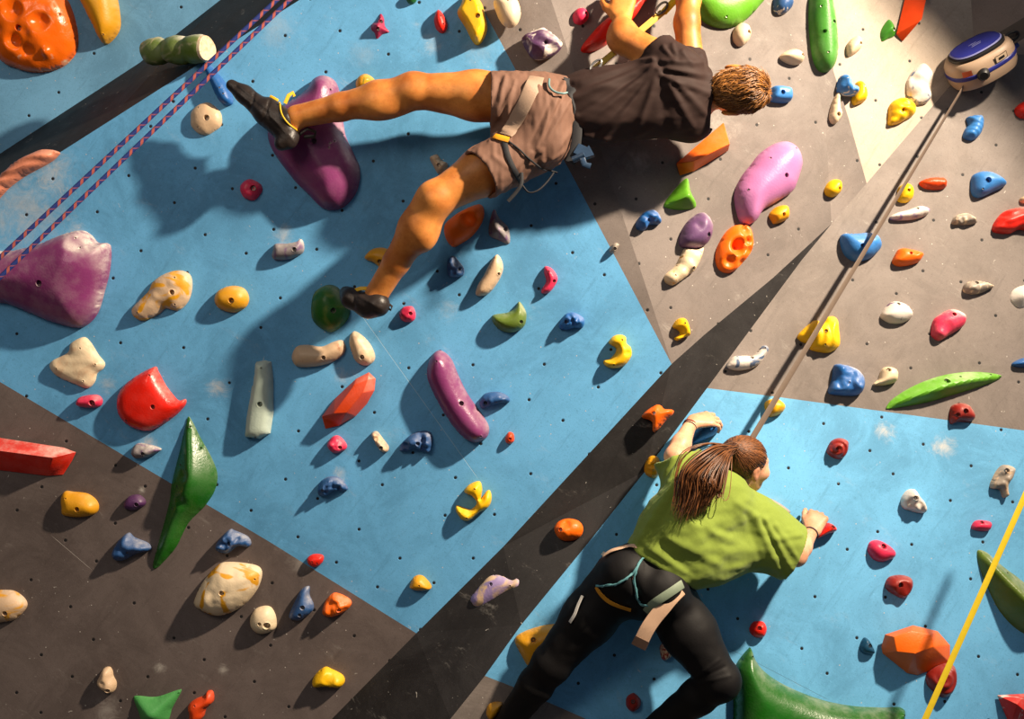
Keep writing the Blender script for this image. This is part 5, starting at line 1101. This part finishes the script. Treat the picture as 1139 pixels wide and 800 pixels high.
    strap('leg_loop', [(664, 653), (668, 660), (676, 668), (686, 673), (698, 677), (702, 678)], .016, m_oc, 'ochre leg loop edge', .004)
    strap('leg_loop', [(758, 650), (748, 657), (736, 665), (726, 672), (720, 680)], .030, simple('grey_green_webbing', (120, 132, 112), .6, scale=200), 'grey-green leg loop', .006)
    g.tube('hanging_strap', ribbongeo(catmull([P(757, 655, 3.760), P(748, 664, 3.745), P(738, 676, 3.740), P(728, 688, 3.740), P(720, 700, 3.740), P(714, 712, 3.745)], 5), [(0, .1, 1)] * 26, .050, .004), m_bg, 'long beige hanging webbing tail')
    g.tube('strap_end', ribbongeo([P(714.5, 711, 3.742), P(710, 720, 3.745)], [(0, .1, 1)] * 2, .054, .007), m_mt, 'brown stitched end of the hanging strap')
    strap('leg_strap', [(650, 664), (645, 674), (641, 684), (636, 692)], .012, simple('pale_webbing', (180, 176, 170), .6), 'pale webbing at the left thigh', .012)
    g.tube('adjuster_tab', ribbongeo([P(640, 686, 3.880), P(634, 690, 3.890), P(630, 693, 3.890)], [(0, 0, 1)] * 3, .02, .008), m_oc)
    S = Field(tuple(fL - Vector((.25, .28, .30))), tuple(fR + Vector((.25, .20, .25))), .006)
    for f_ in (fL, fR): S.cap(f_ + Vector((0, -.02, 0)), f_ + Vector((-.02, -.07, -.02)), .045, .044, .02).cap(f_ + Vector((-.02, -.07, -.02)), f_ + Vector((.06, -.09, -.12)), .042, .026, .02)
    vs, Q = S.surf(); lft = topx(vs)[:, 0] < 640
    for m in (lft, ~lft):
        ids = np.where(m)[0]; mp = np.full(len(vs), -1); mp[ids] = np.arange(len(ids)); q = mp[Q]; q = q[(q >= 0).all(1)]
        if len(q): g.add('climbing_shoe', vs[ids], q, simple('black_shoe_rubber', (30, 26, 26), .5), 'black climbing shoe')
    # bracelets and hairband
    def ring(c, ax, r, rr, mat, name, lab):
        ax = Vector(ax).normalized(); a = ax.orthogonal().normalized(); b_ = ax.cross(a)
        g.tube(name, tubegeo([c + (a * math.cos(t) + b_ * math.sin(t)) * r for t in [2 * math.pi * k / 24 for k in range(25)]], rr, 6), mat, lab)
    m_br = simple('red_thread', (150, 60, 50), .7); m_bb = simple('dark_band', (40, 50, 60), .6)
    d = wL - eL; ring(wL - d * .06, d, .0255, .0022, m_br, 'bracelet', 'thin reddish bracelet'); ring(wL - d * .12, d, .0265, .0018, m_bb, 'bracelet', 'thin dark bracelet')
    d = wR - eR; ring(wR - d * .05, d, .026, .0028, m_bb, 'bracelet', 'dark wrist band')
    # earring
    return g
WOMAN = woman()
# ================================================================== ropes, webbing, belay device
def uvtube(name, pts, r, mat, seg=10):
    pts = [Vector(p) for p in pts]; n = len(pts); vs, fs = tubegeo(pts, r, seg, cap=False); o0 = W(pts[n // 2])
    me = mesh(name, [W(v) - o0 for v in vs], fs); ln = [0]
    for i in range(1, n): ln.append(ln[-1] + (pts[i] - pts[i - 1]).length)
    uv = me.uv_layers.new(name='UVMap')
    for p in me.polygons:
        k = p.index % seg; i = p.index // seg
        for li, vi in zip(p.loop_indices, p.vertices):
            row = vi // seg; col = vi % seg; c = col if not (k == seg - 1 and col == 0) else seg
            uv.data[li].uv = (ln[row], c / seg)
    o = link(name, me, mat); o.location = o0; return o
def rope_mat():
    t = NT('blue_red_braided_sheath', .7, .3); tc = t.n('ShaderNodeTexCoord'); s = t.n('ShaderNodeSeparateXYZ', {0: tc.outputs['UV']})
    a = t.math('FRACT', t.math('ADD', t.math('MULTIPLY', s.outputs[0], 20.0), s.outputs[1]))
    b = t.math('FRACT', t.math('SUBTRACT', t.math('MULTIPLY', s.outputs[0], 20.0), s.outputs[1]))
    m = t.math('MAXIMUM', t.step(a, .70, .76), t.math('MULTIPLY', t.step(b, .86, .9), .6))
    t.col(t.mix(m, lin((40, 56, 124)), lin((176, 92, 84)))); t.bump(t.math('SINE', t.math('MULTIPLY', t.math('ADD', s.outputs[0], t.math('MULTIPLY', s.outputs[1], .01)), 1800)), .2, .001); return t.m
mr = rope_mat(); LIGHT = (3.1, 3.05, -2.0)
def hang(a, b, sag, n=40):
    out = []
    for i in range(n + 1):
        t = i / n; p = a.lerp(b, t); out.append(p - U * sag * 4 * t * (1 - t))
    return out
o = uvtube('climbing_rope', hang(P(372, -60, 3.55), P(-60, 342, 3.5), .012), .0075, mr); tag(o, 'blue and red climbing rope on the left, upper strand of the pair', 'rope', 'pair of hanging climbing ropes')
o = uvtube('climbing_rope', hang(P(372, -48, 3.57), P(-60, 366, 3.5), .010), .0075, mr); tag(o, 'blue and red climbing rope on the left, lower strand of the pair', 'rope', 'pair of hanging climbing ropes')
def webbing(name, pts, nr, w, th, mat, label, cat='strap'):
    v, f = ribbongeo(pts, nr, w, th); o0 = W(pts[len(pts) // 2]); o = link(name, mesh(name, [W(x) - o0 for x in v], f, True, 40), mat); o.location = o0; tag(o, label, cat); return o
def web_mat(name, rgb, rough=.6):
    t = NT(name, rough, .3); b = lin(rgb); t.col(t.mix(t.noise(60, 3), tuple(x * .75 for x in b[:3]) + (1,), b)); t.bump(t.noise(500, 1), .3, .001); return t.m
my = web_mat('yellow_webbing', (226, 196, 36)); mbr = web_mat('grey_brown_webbing', (112, 96, 84)); mdy = web_mat('worn_yellow_webbing', (200, 168, 70))
def path(a, b, n=24, tw=0.0, base=(0, 0, 1), tw0=0.0):
    pts = [a.lerp(b, i / n) for i in range(n + 1)]; d = (b - a).normalized(); nr = []
    for i in range(n + 1):
        N = Vector(base); N = (N - N.dot(d) * d).normalized(); an = tw0 + tw * i / n; nr.append(N * math.cos(an) + d.cross(N) * math.sin(an))
    return pts, nr
pts, nr = path(P(1190, 440, 3.78), P(920, 1044, 3.58), tw=.15)
webbing('yellow_webbing', pts, nr, .021, .003, my, 'bright yellow webbing strap hanging across the lower right corner')
pts, nr = path(P(1072, 96, 4.36), P(822, 512, 4.06), 60, tw=.9, tw0=-1.0)
webbing('auto_belay_webbing', pts, nr, .024, .003, mbr, 'grey-brown webbing running from the belay device down to the woman')
pts, nr = path(P(764, -14, 4.08), P(738, 14, 4.08), 10); s1 = webbing('auto_belay_webbing', pts, nr, .026, .003, my, 'yellow webbing above the man\'s waist, coming down between his arms')
v, f = ribbongeo(*path(P(738, 14, 4.08), P(668, 72, 4.03), 20, tw=.3), .019, .005); v2, f2 = ribbongeo(*path(P(735, 12, 4.085), P(660, 75, 4.035), 20), .009, .004, v, f)
o0 = W(P(700, 45, 3.9))
k = link('lower_strap', mesh('ls', [W(x) - Vector(s1.location) for x in v], f, True, 40), mdy, s1); k['label'] = 'dark-edged worn yellow lower part'
def torus_pts(c, a, b, ra, rb, n=28): return [c + a * ra * math.cos(2 * math.pi * i / n) + b * rb * math.sin(2 * math.pi * i / n) for i in range(n + 1)]
msteel = simple('dark_steel', (90, 84, 78), .3, metal=.85, var=.2)
d = (P(764, -14, 4.08) - P(738, 14, 4.08)).normalized(); nn = Vector((0, 0, 1)).cross(d)
def blob(name, geo, mat, label, cat):
    v, f = geo; c = sum(v, Vector()) / len(v); o0 = W(c); o = link(name, mesh(name, [W(x) - o0 for x in v], f, True, 50), mat); o.location = o0
    if label: tag(o, label, cat)
    return o
vv, ff = tubegeo(torus_pts(P(736, 9, 4.07), d, nn, .028, .014), .0045, 8, cap=False); blob('carabiner', (vv, ff), msteel, 'dark steel carabiner at the top between the man\'s arms', 'carabiner')
vv, ff = tubegeo(torus_pts(P(663, 73, 3.92), d, nn, .026, .013), .0042, 8, cap=False); blob('carabiner', (vv, ff), simple('bright_steel', (200, 196, 190), .2, metal=.9), 'silver carabiner at the upper side of the man\'s waist', 'carabiner')
# auto belay device: rounded drum housing with blue lid, band, labels, rope nozzle and mounting plate
def belay():
    c = P(1090, 68, 4.38); u = Vector((.86, .48, .12)).normalized(); n = Vector((-.40, .80, .50)); n = (n - n.dot(u) * u).normalized(); w = n.cross(u)
    e = bpy.data.objects.new('auto_belay', None); C.objects.link(e); e.location = W(c); e.empty_display_size = .1; tag(e, 'cream drum-shaped auto belay device with blue lid and band in the top right corner', 'belay device')
    def part(name, vs, fs, mat, lab=None, par=None, sharp=40):
        o = link(name, mesh(name, [W(x) - W(c) for x in vs], fs, True, sharp), mat, par or e)
        if lab: o['label'] = lab
        return o
    def prof(ra, rb, z, p=2.6, k=44):
        out = []
        for i in range(k):
            a = 2 * math.pi * i / k; ca, sa = math.cos(a), math.sin(a); r = (abs(ca) ** p + abs(sa) ** p) ** (-1 / p)
            out.append(c + u * (ra * r * ca) + w * (rb * r * sa) + n * z)
        return out
    def loft(rows, name, mat, lab=None, cap=True, par=None):
        vs = []; fs = []; k = 44
        for r in rows: vs += prof(*r)
        for j in range(len(rows) - 1):
            for i in range(k): a = j * k + i; b = j * k + (i + 1) % k; fs.append((a, b, b + k, a + k))
        if cap: fs.append(tuple(reversed(range(k)))); fs.append(tuple((len(rows) - 1) * k + i for i in range(k)))
        return part(name, vs, fs, mat, lab, par)
    mc = simple('cream_moulded_plastic', (158, 134, 112), .5, var=.05, bump=.05); mk = simple('black_rubber', (16, 14, 16), .5); mb = simple('blue_lid_plastic', (34, 38, 116), .45, var=.1, bump=.0); ml = simple('pale_lid_ring', (110, 112, 160), .4, bump=0)
    mlab = simple('label_cream', (176, 154, 130), .5, bump=0); mrd = simple('red_sticker', (196, 92, 52), .5, bump=0)
    loft([(.10, .075, -.070), (.125, .098, -.058), (.133, .106, -.035), (.133, .106, -.012)], 'housing', mc, 'cream lower housing')
    loft([(.1335, .1065, -.012), (.136, .109, -.009), (.136, .109, .004), (.1335, .1065, .007)], 'band', mb, 'blue band', cap=False)
    loft([(.1335, .1065, .007), (.1325, .105, .030), (.122, .096, .050), (.112, .088, .055)], 'cover', mc, 'cream upper cover')
    loft([(.108, .084, .054), (.108, .084, .066), (.100, .078, .070)], 'gasket', mk, 'black rim under the lid')
    ld = loft([(.098, .074, .068), (.097, .073, .075), (.090, .066, .078)], 'lid', mb, 'oval blue lid')
    loft([(.099, .075, .0705), (.101, .077, .073), (.096, .072, .077)], 'lid_ring', ml, None, False, ld)
    # raised mark on the lid: two small pale strokes
    vs = []; fs = []
    for (x0, y0, x1, y1) in ((-.02, -.012, .02, -.012), (-.012, .0, .026, .0), (-.02, .012, .012, .012)):
        ribbongeo([c + u * x0 + w * y0 + n * .0792, c + u * x1 + w * y1 + n * .0792], [n, n], .004, .001, vs, fs)
    part('lid_mark', vs, fs, ml, 'pale raised marks on the lid', ld)
    # label patch and sticker on the side facing the room
    def side(x, z, off=.0):
        a = math.asin(max(-1, min(1, 0))); rb = .106; ra = .133; p = 2.6
        yy = -rb * (1 - abs(x / ra) ** p) ** (1 / p); return c + u * x + w * yy * (1 + off) + n * z
    def patch(name, x0, x1, z0, z1, off, mat, lab):
        vs = []; fs = []; m = 6
        for i in range(m + 1):
            x = x0 + (x1 - x0) * i / m
            for z in (z0, z1): vs.append(side(x, z, off))
        for i in range(m): a = 2 * i; fs.append((a, a + 2, a + 3, a + 1))
        return part(name, vs, fs, mat, lab)
    sgn = 1 if side(0, 0).z > c.z else -1
    if sgn < 0: w.negate()
    patch('label_plate', .012, .066, .010, .038, .03, mk, 'small label with a dark border'); pl_ = patch('label_face', .015, .063, .012, .036, .042, mlab, None); patch('label_text_block', .026, .052, .018, .029, .052, mk, 'dark lettering block')
    patch('warning_sticker', -.112, -.082, .008, .032, .03, mrd, 'orange-red sticker')
    # nozzle
    q = side(-.045, -.004, .0); ax = (q - c); ax = (ax - ax.dot(n) * n).normalized()
    vs, fs = tubegeo([q - ax * .01, q + ax * .012, q + ax * .022], [.024, .024, .016], 18); part('webbing_nozzle', vs, fs, mk, 'black round webbing outlet')
    # mounting plate on the back wall and its holes
    mp = simple('grey_steel_plate', (98, 84, 72), .45, metal=.3, var=.1)
    a = c + u * .115 + n * .03; b = c + u * .36 + n * .04
    vs, fs = ribbongeo([a, b], [Vector((0, .3, 1))] * 2, .075, .008); pl2 = part('mounting_plate', vs, fs, mp, 'grey steel mounting plate')
    for t in (.55, .68):
        p = a.lerp(b, t); vs, fs = tubegeo(torus_pts(p + Vector((0, .002, .010)), u, Vector((0, .95, -.3)).cross(u).cross(u).normalized(), .013, .011, 16), .0035, 6, cap=False); part('ring_bolt', vs, fs, msteel, None, pl2)
    vs, fs = tubegeo(torus_pts(a + u * .02 + Vector((0, -.005, .02)), u, n, .030, .018, 20), .006, 8, cap=False); part('shackle', vs, fs, mk, 'black shackle')
    vs, fs = tubegeo([a + u * .01 - n * .05, a + u * .045 - n * .045], [.018, .013], 12); part('blue_clip', vs, fs, simple('blue_anodised', (40, 60, 130), .3), 'blue clip')
belay()
print('PE depth', PE.d(1120,40), PE.d(1090,20), PD.d(1080,20), PC.d(1088,68), PC.d(1068,95), PC.d(964,204), PB.d(780,165), PA.d(700,110), PA.d(480,220))
# unseen slab added to keep the key light off the upper right corner
def light_blocker():
    L = Vector(LIGHT); a = L.lerp(PD.hit(950, -40), .45); b = L.lerp(PC.hit(1135, 155), .45)
    e = (b - a).normalized(); m = (a + b) / 2; v = (m - L).normalized(); q = e.cross(v).normalized()
    if q.x < 0: q = -q
    c = m + q * .32; ax = (e, q, e.cross(q)); h = (.52, .32, .025); vs = []
    for i in (-1, 1):
        for j in (-1, 1):
            for k in (-1, 1): vs.append(W(c + ax[0] * i * h[0] + ax[1] * j * h[1] + ax[2] * k * h[2]) - W(c))
    o = link('key_light_blocker', mesh('light_blocker', vs, [(0, 1, 3, 2), (4, 6, 7, 5), (0, 4, 5, 1), (2, 3, 7, 6), (0, 2, 6, 4), (1, 5, 7, 3)], False), mE); o.location = W(c); tag(o, kind='structure')
light_blocker()
# ------------------------------------------------------------------ light
SC.view_settings.view_transform = 'Standard'
SC.view_settings.look = 'None'
w = bpy.data.worlds.new('room'); SC.world = w; w.use_nodes = True
bg = w.node_tree.nodes['Background']; bg.inputs[0].default_value = (0.55, 0.62, 0.75, 1); bg.inputs[1].default_value = 0.22
def spot(name, loc, tgt, power, color, size, ang, blend):
    l = bpy.data.lights.new(name, 'SPOT'); l.energy = power; l.color = color; l.shadow_soft_size = size; l.spot_size = math.radians(ang); l.spot_blend = blend
    o = bpy.data.objects.new(name, l); C.objects.link(o)
    a, b = W(loc), W(tgt); o.location = a; o.rotation_euler = (b - a).to_track_quat('-Z', 'Y').to_euler(); return o
def area(name, loc, tgt, power, color, size):
    l = bpy.data.lights.new(name, 'AREA'); l.energy = power; l.color = color; l.size = size
    o = bpy.data.objects.new(name, l); C.objects.link(o)
    a, b = W(loc), W(tgt); o.location = a; o.rotation_euler = (b - a).to_track_quat('-Z', 'Y').to_euler(); return o
spot('ceiling_spot', LIGHT, P(330, 580, 4.2), 2900, (1.0, 0.83, 0.63), 0.10, 82, 1.0)
area('fill_light', (-2.5, 2.5, 0.5), P(500, 400, 4.2), 60, (1.0, 0.86, 0.7), 1.5)  # soft warm fill added from the camera side, no real fixture
